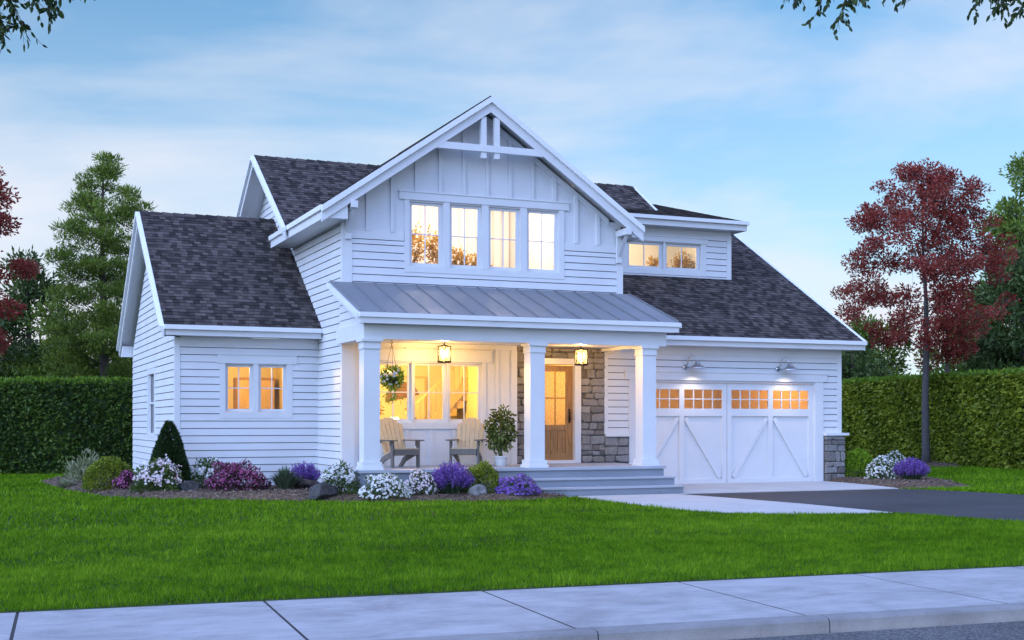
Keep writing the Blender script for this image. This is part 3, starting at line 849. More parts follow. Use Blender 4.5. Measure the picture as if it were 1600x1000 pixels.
# knee brackets
for x in (7.80, 14.60):
    zt = AZ-abs(x-AX)*cg_s-0.36
    w = MB(); w.box(x-0.075, x+0.075, FY-0.09, YW-0.04, zt-0.15, zt)
    w.box(x-0.065, x+0.065, YW-0.11, YW-0.037, zt-0.78, zt-0.152)
    w.beam((x-0.05, FY+0.02, zt-0.152), (x-0.05, YW-0.10, zt-0.66), (0.10, 0, 0), (0, 0.07, -0.07))
    w.build('knee_bracket', 'trim_paint', house)

# ---- windows: casing mesh > sash, muntin and pane children
def window(y, casing, head, sill, sashes, cols, rows, glass='clear_glass', apron=0.0, depth=0.10, mat='trim_paint', sw=0.045):
    """casing (x0,x1,z0,z1) outer trim; head (x0,x1,z0,z1); sashes list of (x0,x1,z0,z1)"""
    x0, x1, z0, z1 = casing
    w = MB(); f = y-0.034
    xs = sorted([x0]+[e for s in sashes for e in (s[0]-0.03, s[1]+0.03)]+[x1])
    for i in range(0, len(xs), 2): w.box(xs[i], xs[i+1], f, y+0.12, z0+0.145, head[2])
    w.box(x0, x1, f-0.002, y+0.12, z0, z0+0.143)
    w.box(head[0], head[1], f-0.016, y+0.12, head[2]+0.001, head[3])
    w.box(head[0]-0.02, head[1]+0.02, f-0.035, y+0.02, head[3]+0.001, head[3]+0.03)
    if sill: w.box(x0-0.03, x1+0.03, f-0.05, y+0.02, z0-0.035, z0-0.001)
    for (a, b, p, q) in sashes: w.box(a-0.0295, b+0.0295, f+0.03, y+0.12, q-0.004, head[2]+0.0005)
    c = w.build('window', mat, house)
    for (a, b, p, q) in sashes:
        w = MB(); g = y+0.075
        w.box(a-0.029, a+sw, g-0.02, g+0.03, p, q); w.box(b-sw, b+0.029, g-0.02, g+0.03, p, q)
        w.box(a+sw, b-sw, g-0.02, g+0.03, q-sw-0.015, q); w.box(a+sw, b-sw, g-0.02, g+0.03, p, p+sw+0.02)
        w.build('sash', mat, c)
        w = MB(); X0, X1, P0, Q0 = a+sw, b-sw, p+sw+0.02, q-sw-0.015
        for i in range(1, cols):
            xm = X0+(X1-X0)*i/cols; w.box(xm-0.012, xm+0.012, g-0.012, g+0.012, P0, Q0)
        for i in range(1, rows):
            zm = P0+(Q0-P0)*i/rows; w.box(X0, X1, g-0.0135, g+0.0135, zm-0.012, zm+0.012)
        w.build('muntin', mat, c)
        w = MB(); w.box(X0, X1, g+0.014, g+0.019, P0, Q0); w.build('pane', glass, c)
    return c
window(YL, (5.36, 7.07, 1.69, 3.0), (5.30, 7.17, 2.965, 3.16), False, [(5.52, 6.11, 1.84, 2.945), (6.29, 6.90, 1.84, 2.945)], 2, 2)
window(YW, (9.13, 13.15, 5.02, 6.7), (9.00, 13.27, 6.67, 6.84), False,
       [(9.28, 10.04, 5.17, 6.64), (10.255, 11.0, 5.17, 6.64), (11.225, 11.975, 5.17, 6.64), (12.205, 12.98, 5.17, 6.64)], 2, 2, sw=0.055)
window(YW, (8.38, 11.13, 1.44, 3.0), (8.28, 11.27, 2.985, 3.235), False,
       [(8.50, 9.275, 1.60, 2.955), (9.365, 10.135, 1.60, 2.955), (10.225, 11.01, 1.60, 2.955)], 2, 2)
window(30.98, (16.40, 19.06, 5.68, 6.6), (16.30, 19.12, 6.585, 6.72), False, [(16.60, 17.66, 5.82, 6.565), (17.78, 18.86, 5.82, 6.565)], 2, 1, sw=0.06)
# side window on the left wing, a pale blind drawn inside
w = MB()
X = 4.37
w.box(X-0.034, X+0.05, 33.38, 33.52, 1.20, 2.98); w.box(X-0.034, X+0.05, 34.74, 34.88, 1.20, 2.98)
w.box(X-0.036, X+0.05, 33.52, 34.74, 2.84, 2.98); w.box(X-0.036, X+0.05, 33.52, 34.74, 1.20, 1.32)
c = w.build('window', 'trim_paint', house)
w = MB(); w.box(X+0.0, X+0.05, 33.521, 33.57, 1.321, 2.839); w.box(X, X+0.05, 34.69, 34.739, 1.321, 2.839); w.box(X, X+0.05, 33.57, 34.69, 2.06, 2.11)
w.build('sash', 'trim_paint', c)
w = MB(); w.box(X+0.056, X+0.06, 33.52, 34.74, 1.32, 2.84); w.build('pane', 'clear_glass', c)
w = MB(); w.box(X+0.08, X+0.10, 33.52, 34.74, 1.32, 2.84); w.build('blind', 'blind', c)

# ---- front door
w = MB()
dx0, dx1, dz0, dz1, dy = 12.68, 13.60, 0.68, 2.97, YD+0.05
lx0, lx1, lz0, lz1 = 12.86, 13.42, 1.53, 2.83
w.box(dx0, lx0, dy, dy+0.05, dz0, dz1); w.box(lx1, dx1, dy, dy+0.05, dz0, dz1)
w.box(lx0, lx1, dy, dy+0.05, lz1, dz1); w.box(lx0, lx1, dy, dy+0.05, 1.40, lz0); w.box(lx0, lx1, dy, dy+0.05, dz0, 0.84)
w.box(lx0, lx1, dy+0.022, dy+0.05, 0.84, 1.40)
for x in (13.045, 13.235): w.box(x-0.03, x+0.03, dy+0.001, dy+0.03, 0.84, 1.40)
door = w.build('door', 'door_wood', house)
w = MB(); w.box(lx0, lx1, dy+0.024, dy+0.03, lz0, lz1); w.build('pane', 'pebbled_glass', door)
w = MB(); w.box(13.13, 13.15, dy+0.008, dy+0.04, lz0, lz1); w.box(lx0, lx1, dy+0.009, dy+0.039, 2.17, 2.195); w.build('muntin', 'door_wood', door)
w = MB(); w.tube([(13.51, dy-0.005, 1.62), (13.51, dy-0.055, 1.64), (13.51, dy-0.06, 1.74), (13.51, dy-0.055, 1.84), (13.51, dy-0.005, 1.86)], 0.013, 8)
w.box(13.49, 13.53, dy-0.012, dy-0.001, 1.58, 1.92); w.build('handle', 'black_metal', door, True)
w = MB(); w.box(12.51, 12.675, YD-0.08, YD+0.12, 0.60, 3.0); w.box(13.605, 13.77, YD-0.08, YD+0.12, 0.60, 3.0); w.box(12.49, 13.79, YD-0.09, YD+0.12, 3.001, 3.14)
w.box(12.676, 13.604, YD-0.12, YD+0.12, 0.60, 0.672); w.build('door_frame', 'trim_paint', house)

# ---- garage door
w = MB(); gx0, gx1, gm, gy = 15.34, 20.68, 18.01, YD+0.06
trimY = gy-0.026
halves = [(gx0, gm-0.008), (gm+0.008, gx1)]
wins, panes = [], []
for a, b in halves:
    mid = (a+b)/2; st = 0.13
    w0, w1, w2, w3 = a+st, mid-0.07, mid+0.07, b-st
    w.box(a, w0, trimY, gy+0.03, 0.02, 2.60); w.box(w3, b, trimY, gy+0.03, 0.02, 2.60)          # stiles
    w.box(w1, w2, trimY, gy+0.03, 0.02, 2.60)
    for p, q in ((w0, w1), (w2, w3)):
        w.box(p, q, trimY, gy+0.03, 2.43, 2.60); w.box(p, q, trimY, gy+0.03, 1.75, 1.945); w.box(p, q, trimY, gy+0.03, 0.02, 0.13)
        w.box(p, q, gy+0.018, gy+0.04, 0.13, 1.75)
        panes.append((p, q))
gd = w.build('garage_door', 'trim_paint', house)
for i, (p, q) in enumerate(panes):
    left = i % 2 == 0
    top = (q-0.05, 1.72) if left else (p+0.05, 1.72); bot = (p+0.06, 0.16) if left else (q-0.06, 0.16)
    b_ = MB(); d = Vector((bot[0]-top[0], 0, bot[1]-top[1])).normalized(); nn = Vector((-d.z, 0, d.x))
    a0 = Vector((top[0], trimY+0.004, top[1]-0.02)); b0 = Vector((bot[0], trimY+0.004, bot[1]+0.02))
    b_.beam(a0-nn*0.06, b0-nn*0.06, nn*0.12, (0, 0.034, 0)); b_.build('door_brace', 'trim_paint', gd)
    m_ = MB()
    for k in range(1, 4): m_.box(p+(q-p)*k/4-0.013, p+(q-p)*k/4+0.013, gy-0.014, gy+0.02, 1.945, 2.43)
    m_.box(p, q, gy-0.0155, gy+0.021, 2.175, 2.20); m_.build('muntin', 'trim_paint', gd)
    g_ = MB(); g_.box(p, q, gy+0.006, gy+0.011, 1.945, 2.43); g_.build('pane', 'clear_glass', gd)
w = MB()
w.box(15.12, 15.31, YD-0.042, YD+0.05, 0.0, 2.66); w.box(20.71, 20.97, YD-0.042, YD+0.05, 0.0, 2.66)
w.box(15.31, 15.335, YD-0.01, YD+0.09, 0.0, 2.66); w.box(20.685, 20.71, YD-0.01, YD+0.09, 0.0, 2.66)
w.box(15.335, 20.685, YD-0.01, YD+0.09, 2.605, 2.66)
w.box(15.00, 21.08, YD-0.06, YD+0.05, 2.661, 2.86); w.box(14.98, 21.10, YD-0.08, YD, 2.861, 2.89)
w.build('garage_door_frame', 'trim_paint', house)

# ---- porch
w = MB(); w.box(7.42, 14.58, 25.50, YD-0.13, 0.0, 0.54); deck = w.build('porch_deck', 'deck_paint', house)
w = MB(); w.box(7.38, 14.62, 25.45, YW-0.03, 0.541, 0.60); w.box(11.93, 14.62, YW-0.03, YD-0.09, 0.541, 0.60); w.build('deck_edge', 'deck_nosing', deck)
w = MB(); w.box(11.20, 14.61, 25.07, 25.499, 0.0, 0.34); w.build('step', 'deck_paint', deck)
w = MB(); w.box(11.16, 14.63, 25.03, 25.498, 0.341, 0.375); w.build('step_nosing', 'deck_nosing', deck)
w = MB(); w.box(11.20, 14.61, 24.67, 25.069, 0.0, 0.155); w.build('step', 'deck_paint', deck)
w = MB(); w.box(11.16, 14.63, 24.63, 25.066, 0.156, 0.19); w.build('step_nosing', 'deck_nosing', deck)
for x in (7.71, 11.48, 14.27):
    w = MB(); hw = 0.172
    w.box(x-hw, x+hw, YC-hw, YC+hw, 0.765, 3.12)
    c = w.build('porch_column', 'column_paint', house)
    w = MB(); w.box(x-0.235, x+0.235, YC-0.235, YC+0.235, 0.601, 0.66); w.box(x-0.21, x+0.21, YC-0.21, YC+0.21, 0.66, 0.764); w.build('column_base', 'column_paint', c)
    w = MB(); w.box(x-0.195, x+0.195, YC-0.195, YC+0.195, 3.121, 3.15); w.box(x-0.185, x+0.185, YC-0.185, YC+0.185, 3.15, 3.27); w.box(x-0.225, x+0.225, YC-0.225, YC+0.225, 3.27, 3.329); w.build('column_capital', 'column_paint', c)
w = MB(); w.box(7.53, 14.70, YC-0.19, YC+0.19, 3.33, 3.66); w.box(7.53, 7.90, YC+0.191, YW-0.045, 3.33, 3.66); w.box(14.33, 14.70, YC+0.191, YD-0.04, 3.33, 3.66)
w.build('porch_beam', 'trim_paint', house)
w = MB(); w.box(7.90, 14.33, YC+0.19, YW-0.052, 3.40, 3.43); w.box(11.92, 14.33, YW-0.052, YD-0.002, 3.40, 3.43); w.build('porch_ceiling', 'trim_paint', house)
# porch roof: sheet metal with standing seams
pe, pt, pz0, pz1, px0, px1 = 25.36, YW-0.03, 3.87, 4.73, 7.38, 14.90
S = Vector((0, pt-pe, pz1-pz0)); nrm = Vector((0, -(pz1-pz0), pt-pe)).normalized()
w = MB(); a, b = Vector((px0, pe, pz0)), Vector((px1, pe, pz0))
w.hexa([a-nrm*0.02, b-nrm*0.02, b+S-nrm*0.02, a+S-nrm*0.02], [a, b, b+S, a+S])
proof = w.build('porch_roof', 'standing_metal', house)
w = MB(); n = 15
for i in range(n+1):
    x = px0+0.02+(px1-px0-0.04)*i/n
    p = Vector((x, pe-0.005, pz0)); w.beam(p-Vector((0.009, 0, 0)), p+S*0.995-Vector((0.009, 0, 0)), (0.018, 0, 0), nrm*0.034)
w.build('standing_seam', 'standing_metal', proof)
w = MB(); w.box(px0-0.02, px1+0.02, pe-0.06, pe+0.03, pz0-0.11, pz0-0.012); g = w.build('eave', 'gutter_metal', house)
w = MB(); w.box(px0+0.03, px1-0.03, pe-0.02, pe+0.02, pz0-0.235, pz0-0.111); w.build('fascia', 'trim_paint', g)
w = MB(); w.box(px0+0.03, px1-0.03, pe+0.021, YC-0.191, pz0-0.23, pz0-0.21); w.build('soffit', 'trim_paint', house)
w = MB(); w.prism([(7.62, YC-0.18, 3.661), (7.62, pt-0.02, 3.661), (7.62, pt-0.02, pz1-0.06), (7.62, YC-0.18, pz0+0.08)], (0.07, 0, 0))
w.build('porch_gable_wall', 'white_paint', house); w = MB(); w.prism([(14.60, YC-0.18, 3.661), (14.60, YD-0.05, 3.661), (14.60, pt-0.02, pz1-0.06), (14.60, YC-0.18, pz0+0.08)], (0.07, 0, 0)); w.build('porch_gable_wall', 'white_paint', house)
w = MB(); SL = (pz1-pz0)/(pt-pe)
wall_strips(w, (7.62, 0, 0), *LF, 3.67, 4.66, lambda z: (max(YC-0.18, pe+(z+0.10-pz0)/SL), pt-0.02)); w.build('siding_wall', 'white_paint', house)
rake((px0+0.035, pe, pz0-0.03), (px0+0.035, pt, pz1-0.03), 0, 0.09, 0.11, 'x')
rake((px1-0.035, pe, pz0-0.03), (px1-0.035, pt, pz1-0.03), 0, 0.09, 0.11, 'x', 1)

# ---- rooms seen through the windows
def room(x0, x1, y0, y1, z0, z1, mat='room_cream'):
    w = MB(); t = 0.06
    w.box(x0-t, x1+t, y1, y1+t, z0, z1); w.box(x0-t, x0, y0, y1, z0, z1); w.box(x1, x1+t, y0, y1, z0, z1)
    w.box(x0-t, x1+t, y0, y1+t, z1, z1+t); r = w.build('room_wall', mat, house)
    w = MB(); w.box(x0-t, x1+t, y0, y1+t, z0-t, z0); w.build('room_floor', 'room_floor', r)
    return r
def lamp(name, loc, col, watt, rad=0.1):
    d = bpy.data.lights.new(name, 'POINT'); o = bpy.data.objects.new(name, d); COL.objects.link(o)
    o.location = loc; d.energy = watt; d.color = col; d.shadow_soft_size = rad; return o
room(4.65, 7.5, YL+0.15, 33.6, 0.62, 3.36)
room(8.0, 11.75, YW+0.15, 32.0, 0.62, 3.34)
room(11.95, 14.4, YD+0.16, 32.0, 0.62, 3.34)
room(8.92, 13.3, YW+0.15, 31.6, 4.80, 7.28, 'room_white')
room(15.2, 19.7, 31.14, 33.6, 5.45, 6.95, 'room_white')
room(15.25, 21.3, YD+0.16, 34.0, 0.01, 3.4)
lamp('room_lamp', (6.0, 31.6, 2.9), (1.0, 0.54, 0.12), 140)
lamp('room_lamp', (9.6, 29.6, 2.95), (1.0, 0.58, 0.11), 360)
lamp('room_lamp', (13.2, 30.0, 2.9), (1.0, 0.52, 0.12), 110)
lamp('room_lamp', (10.3, 29.3, 7.0), (1.0, 0.82, 0.65), 165)
lamp('room_lamp', (11.9, 29.3, 7.0), (1.0, 0.82, 0.65), 165)
lamp('room_lamp', (17.6, 31.6, 6.85), (1.0, 0.78, 0.50), 190)
lamp('room_lamp', (17.0, 30.2, 3.1), (1.0, 0.40, 0.05), 120)
lamp('room_lamp', (20.0, 30.2, 3.1), (1.0, 0.40, 0.05), 120)
# a staircase rising behind the right-hand sash
w = MB()
for i in range(9): w.box(10.2+0.18*i, 10.38+0.18*i, 30.6, 31.6, 0.62+0.19*i, 0.81+0.19*i)
w.prism([(10.05, 30.55, 0.62), (11.75, 30.55, 2.45), (11.75, 30.55, 2.75), (10.05, 30.55, 0.92)], (0, 0.05, 0))
w.prism([(10.05, 30.55, 1.75), (11.75, 30.55, 3.30), (11.75, 30.55, 3.33), (10.05, 30.55, 1.82)], (0, 0.05, 0))
for i in range(12): w.box(10.1+0.14*i, 10.125+0.14*i, 30.56, 30.585, 0.9+0.15*i, 1.78+0.13*i)
w.build('staircase', 'slat_wood', house)

w = MB(); n = 90; x0, x1 = 8.95, 13.28
pts = [(x0+(x1-x0)*i/n, 31.48+0.03*math.sin(i*1.25)+0.015*math.sin(i*0.41)) for i in range(n+1)]
for a, b in zip(pts[:-1], pts[1:]): w.hexa([(a[0], a[1], 4.85), (b[0], b[1], 4.85), (b[0], b[1]+0.01, 4.85), (a[0], a[1]+0.01, 4.85)], [(a[0], a[1], 7.26), (b[0], b[1], 7.26), (b[0], b[1]+0.01, 7.26), (a[0], a[1]+0.01, 7.26)])
w.build('curtain', 'curtain', house)

# closed returns where the side eaves meet the gable front
w = MB(); w.prism([(EXL+0.035, FY+0.004, EZ-0.28), (7.67, FY+0.004, EZ-0.28), (7.67, FY+0.004, EZ+0.57*cg_s-0.16), (EXL+0.035, FY+0.004, EZ-0.14)], (0, 0.03, 0)); w.build('eave_return', 'trim_paint', house)
w = MB(); w.prism([(EXR-0.035, FY+0.004, EZ-0.28), (14.74, FY+0.004, EZ-0.28), (14.74, FY+0.004, EZ+0.26*cg_s-0.16), (EXR-0.035, FY+0.004, EZ-0.14)], (0, 0.03, 0)); w.build('eave_return', 'trim_paint', house)

# ================================================================ THE SETTING
F0 = np.array([0.24, 11.53]); E_ = np.array([0.9979, -0.0644]); N_ = np.array([0.0644, 0.9979]); SWD = 2.50
def sw(s, t): p = F0+E_*s-N_*t; return (float(p[0]), float(p[1]))
def struct(o): o['kind'] = 'structure'; return o
def sheet(name, pts, z, mat):
    w = MB(); w.add([(x, y, z) for x, y in pts], [tuple(range(len(pts)))]); return struct(w.build(name, mat))
sheet('ground', [sw(-300, 0.02), sw(300, 0.02), sw(300, -700), sw(-300, -700)], -0.03, 'soil_green')
sheet('lawn', [sw(-30, 0.03), sw(60, 0.03), (62, 75), (-30, 75)], 0.0, 'soil_green')
sheet('street', [sw(-300, SWD+0.15), sw(300, SWD+0.15), sw(300, 90), sw(-300, 90)], -0.105, 'street_asphalt')
w = MB(); js = [0.14+2.05*i for i in range(-12, 24)]
for a, b in zip(js[:-1], js[1:]):
    g = 0.012
    q = [sw(a+g, SWD-0.16), sw(b-g, SWD-0.16), sw(b-g, 0.0), sw(a+g, 0.0)]
    c = 0.002; i = [sw(a+g+c, SWD-0.16), sw(b-g-c, SWD-0.16), sw(b-g-c, 0.006), sw(a+g+c, 0.006)]
    w.hexa([(*p, -0.12) for p in q], [(*p, -0.008) for p in q]); w.hexa([(*p, -0.008) for p in q], [(*p, -0.002) for p in i])
struct(w.build('sidewalk', 'sidewalk_concrete'))
w = MB(); q = [sw(js[0], SWD-0.16), sw(js[-1], SWD-0.16), sw(js[-1], -0.01), sw(js[0], -0.01)]; w.add([(*p, -0.0045) for p in q], [(0, 1, 2, 3)])
struct(w.build('sidewalk_joint', 'joint_dark'))
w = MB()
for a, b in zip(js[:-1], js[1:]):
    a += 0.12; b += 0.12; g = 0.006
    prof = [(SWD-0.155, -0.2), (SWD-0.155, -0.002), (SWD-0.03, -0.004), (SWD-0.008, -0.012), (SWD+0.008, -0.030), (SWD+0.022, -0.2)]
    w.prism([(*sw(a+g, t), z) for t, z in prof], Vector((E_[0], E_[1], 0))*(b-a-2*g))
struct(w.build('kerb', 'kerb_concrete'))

DRIVE = [(14.34, 24.49), (14.62, 22.6), (14.85, 20.68), (14.88, 18.01), (15.22, 16.73), (15.47, 15.58), sw(15.9, 0.0), sw(21.6, 0.0), (21.25, 20.6), (21.10, 22.4), (20.8, 23.6), (20.35, 24.42)]
WALK = [(11.18, 24.66), (11.80, 24.4), (11.83, 23.5), (11.81, 22.62), (11.79, 21.5), (11.81, 20.58), (11.88, 19.9), (12.03, 19.39), (12.24, 19.02), (12.53, 18.75), (12.98, 18.46), (13.51, 18.26), (14.2, 18.10), (14.88, 18.01), (14.85, 20.68), (14.62, 22.6), (14.34, 24.49), (14.61, 24.6)]
APRON = [(14.34, 24.49), (20.35, 24.42), (20.75, 25.8), (20.97, 27.2), (21.0, 28.25), (14.62, 28.25), (14.62, 24.66)]
sheet('driveway', DRIVE, 0.010, 'asphalt')
def slab(name, pts, z0, z1, mat):
    w = MB(); w.prism([(x, y, z0) for x, y in pts], (0, 0, z1-z0)); return struct(w.build(name, mat))
slab('walkway', WALK, -0.05, 0.018, 'walk_concrete')
slab('garage_apron', APRON, -0.05, 0.026, 'walk_concrete')
BED = [(1.75, 36.8), (1.9, 33.5), (2.24, 30.74), (2.64, 28.66), (3.35, 27.55), (4.22, 26.76), (5.58, 25.72), (7.13, 24.61), (8.84, 24.11), (10.1, 23.85), (10.87, 23.94), (11.6, 24.3), (11.9, 24.62), (11.2, 24.9), (11.2, 25.6), (7.8, 25.6), (7.75, 30.2), (4.5, 30.2), (4.4, 36.8)]
BEDR = [(20.95, 28.3), (20.92, 27.13), (20.72, 25.8), (20.38, 24.50), (20.9, 24.18), (21.5, 24.1), (22.3, 24.3), (22.99, 24.9), (23.9, 26.65), (24.6, 28.3), (26.6, 30.6), (26.4, 32.2), (24.5, 32.0), (21.5, 31.0)]
BEDT = [(28.0+4.05+1.3*math.cos(t), 36.9+1.3*math.sin(t)) for t in np.linspace(0, 2*math.pi, 18)[:-1]]
def inside(P, poly):
    x, y = P[:, 0], P[:, 1]; c = np.zeros(len(P), bool); n = len(poly)
    for i in range(n):
        x1, y1 = poly[i]; x2, y2 = poly[i-1]
        m = ((y1 > y) != (y2 > y)); 
        with np.errstate(divide='ignore', invalid='ignore'): c ^= m & (x < (x2-x1)*(y-y1)/(y2-y1)+x1)
    return c
def sdist(P, poly):
    d = np.full(len(P), 1e9); n = len(poly)
    for i in range(n):
        a, b = np.array(poly[i]), np.array(poly[i-1]); ab = b-a
        t = np.clip(((P-a)@ab)/(ab@ab), 0, 1); d = np.minimum(d, np.linalg.norm(P-a-t[:, None]*ab, axis=1))
    return np.where(inside(P, poly), d, -d)
def mulch(name, poly, top=0.12, step=0.11):
    p = np.array(poly); x0, y0 = p.min(0)-0.3; x1, y1 = p.max(0)+0.3
    xs, ys = np.arange(x0, x1, step), np.arange(y0, y1, step); X, Y = np.meshgrid(xs, ys); P = np.stack([X.ravel(), Y.ravel()], 1)
    d = sdist(P, poly)+rng.normal(0, 0.018, len(P)); z = np.where(d > 0, np.minimum(top, d*0.30), np.maximum(-0.05, d*0.4))+rng.normal(0, 0.006, len(P))*(d > 0)
    keep = (d > -0.3).reshape(X.shape); V = np.column_stack([P, z]); nx = len(xs); fs = []
    for j in range(len(ys)-1):
        for i in range(nx-1):
            if keep[j, i] and keep[j, i+1] and keep[j+1, i] and keep[j+1, i+1]: fs.append((j*nx+i, j*nx+i+1, (j+1)*nx+i+1, (j+1)*nx+i))
    me = bpy.data.meshes.new(name); me.from_pydata(V.tolist(), [], fs); me.update()
    return struct(link(name, me, 'mulch', None, True))
mulch('mulch_bed', BED); mulch('mulch_bed', BEDR); mulch('mulch_bed', BEDT, 0.10)
# loose bark chips over the beds
leafy('bark_chip', [(0.045, 0.032, 0.026), (0.10, 0.072, 0.058), (0.17, 0.13, 0.105), (0.27, 0.225, 0.19)], 0.0, 0.9)
def scatter(poly, n):
    p = np.array(poly); P = rng.uniform(p.min(0), p.max(0), (n*4, 2)); P = P[inside(P, poly)]; return P[:n]
cp = np.concatenate([scatter(BED, 9000), scatter(BEDR, 2600), scatter(BEDT, 900)])
d = np.maximum.reduce([sdist(cp, b) for b in (BED, BEDR, BEDT)])
cp3 = np.column_stack([cp, np.minimum(0.12, d*0.30)+rng.uniform(0.0, 0.018, len(cp))])
dr = rng.normal(size=(len(cp), 3))*np.array([1, 1, 0.35])
o = np_mesh('bark_chips', leaf_quads(cp3, dr, rng.uniform(0.03, 0.075, len(cp)), rng.uniform(0.02, 0.04, len(cp)), 0.5), 4, 'bark_chip', rnd=rng.random(len(cp)))
tag(o, kind='stuff')

# ---- grass blades
HOUSE_FP = [(4.37, 30.0), (7.42, 30.0), (7.42, 25.45), (14.6, 25.45), (14.6, 28.2), (21.6, 28.2), (21.6, 40), (4.37, 40)]
STEPS_FP = [(11.16, 24.62), (14.63, 24.62), (14.63, 25.6), (11.16, 25.6)]
def blades(regions):
    PP, HH, WW = [], [], []
    for (x0, x1, y0, y1, dens, h, wd) in regions:
        n = int((x1-x0)*(y1-y0)*dens); P = rng.uniform((x0, y0), (x1, y1), (n, 2))
        q = (P-F0)@N_; k = q > 0.02
        # keep what the picture's field of view can hold, with a wide margin for a step to the side
        r = (P[:, 0]*0.9205-P[:, 1]*0.3907)/(P[:, 1]*0.9205+P[:, 0]*0.3907); k &= np.abs(r) < 0.50
        for poly in (DRIVE, WALK, APRON, BED, BEDR, BEDT, HOUSE_FP, STEPS_FP): k &= ~inside(P, poly)
        P = P[k]; n = len(P)
        PP.append(P); HH.append(h*rng.uniform(0.55, 1.2, n)); WW.append(wd*rng.uniform(0.7, 1.3, n))
    P = np.concatenate(PP); H = np.concatenate(HH); W = np.concatenate(WW); n = len(P)
    # broad, shallow unevenness: tufts lean together and differ a little in height and colour
    f = np.sin(P[:, 0]*1.9+np.sin(P[:, 1]*1.3)*1.7)*np.sin(P[:, 1]*2.7+np.sin(P[:, 0]*0.9)*1.4)
    g = np.sin(P[:, 0]*0.55+P[:, 1]*0.31)*np.sin(P[:, 1]*0.8-P[:, 0]*0.2)
    a = rng.uniform(0, 2*np.pi, n)+f*0.8; lean = rng.uniform(0.1, 0.85, n)
    t1 = np.sin(P[:, 0]*17+2*np.sin(P[:, 1]*11))*np.sin(P[:, 1]*19+2*np.sin(P[:, 0]*13)); t2 = np.sin(P[:, 0]*5.1+1.7*np.sin(P[:, 1]*7.3+1))*np.sin(P[:, 1]*9.7+1.9*np.sin(P[:, 0]*3.7))
    base = np.column_stack([P, np.full(n, -0.004)]); H = H*np.maximum(0.35, 1+0.12*f+0.30*t1+0.22*t2)
    tip = base+np.column_stack([np.cos(a)*lean*H, np.sin(a)*lean*H, H])
    b = rng.uniform(0, 2*np.pi, n); s = np.column_stack([np.cos(b), np.sin(b), np.zeros(n)])*W[:, None]/2
    V = np.stack([base-s, base+s, tip], axis=1)
    return V, np.clip(rng.random(n)*0.62+0.18+0.08*f+0.10*g+0.12*t1+0.16*t2, 0, 1)
V, rn = blades([(-5, 18, 9.8, 15.0, 3000, 0.054, 0.0085), (-5, 22, 15.0, 20.0, 1400, 0.055, 0.0125),
                (-3, 22, 20.0, 28.0, 480, 0.065, 0.022), (-3, 5, 28.0, 43.0, 330, 0.065, 0.03), (20, 46, 18.0, 46.0, 230, 0.07, 0.034)])
o = np_mesh('grass', V, 3, 'grass_blade', rnd=rn); tag(o, kind='stuff')
print('blades', len(V))

# ---- clipped hedges
def hedge(name, label, p0, p1, thick, h, mat, n, size, group=None):
    p0, p1 = np.array(p0, float), np.array(p1, float); L = np.linalg.norm(p1-p0); e = (p1-p0)/L; nb = np.array([-e[1], e[0]])
    root = thing(name, (*p0, 0), label, 'hedge')
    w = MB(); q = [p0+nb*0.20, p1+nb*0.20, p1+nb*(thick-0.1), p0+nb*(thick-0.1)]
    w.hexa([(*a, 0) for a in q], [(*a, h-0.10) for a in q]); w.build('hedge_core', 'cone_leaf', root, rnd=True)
    s = rng.uniform(0, L, n); z = rng.uniform(0.0, h, n)
    bump = 0.05*np.sin(s*3.1+np.sin(z*2.2)*2)*np.sin(z*4.1+s)+0.05*np.sin(s*11+np.sin(z*6)*2)*np.sin(z*12+s*5)
    dep = rng.uniform(-0.02, 0.16, n)+bump
    P = np.column_stack([p0+np.outer(s, e)+np.outer(dep, nb), z])
    D = np.column_stack([np.outer(rng.normal(0, 0.6, n), e)+np.outer(-rng.uniform(0.2, 1.0, n), nb), rng.normal(-0.25, 0.5, n)])
    front = leaf_quads(P, D, rng.uniform(0.75, 1.35, n)*size, rng.uniform(0.5, 0.8, n)*size)
    np_mesh('foliage', front, 4, mat, root, rnd=rng.random(n)*0.7+0.3*(np.sin(s*2.3+z*1.7)*0.5+0.5))
    m = int(n*0.75*thick/h); s = rng.uniform(0, L, m); t = rng.uniform(-0.03, thick, m)
    P = np.column_stack([p0+np.outer(s, e)+np.outer(t, nb), h+0.035*np.sin(s*5)*np.sin(s*1.7+1)+rng.uniform(-0.14, 0.02, m)])
    D = np.column_stack([rng.normal(0, 0.45, (m, 2)), rng.uniform(0.4, 1.0, m)])
    np_mesh('skylit_top', leaf_quads(P, D, rng.uniform(0.8, 1.6, m)*size, rng.uniform(0.4, 0.7, m)*size), 4, 'hedge_skylit', root, rnd=rng.random(m))
    return root
hedge('hedge', 'tall dark green clipped hedge along the left boundary with its sky-lit top painted in', (-7.5, 45.32), (7.2, 39.08), 1.3, 2.86, 'hedge_dark', 24000, 0.12)
hedge('hedge', 'long olive green clipped hedge behind the red tree on the right boundary', (35.5, 56.0), (31.4, 26.0), 1.3, 3.28, 'hedge_olive', 44000, 0.15)

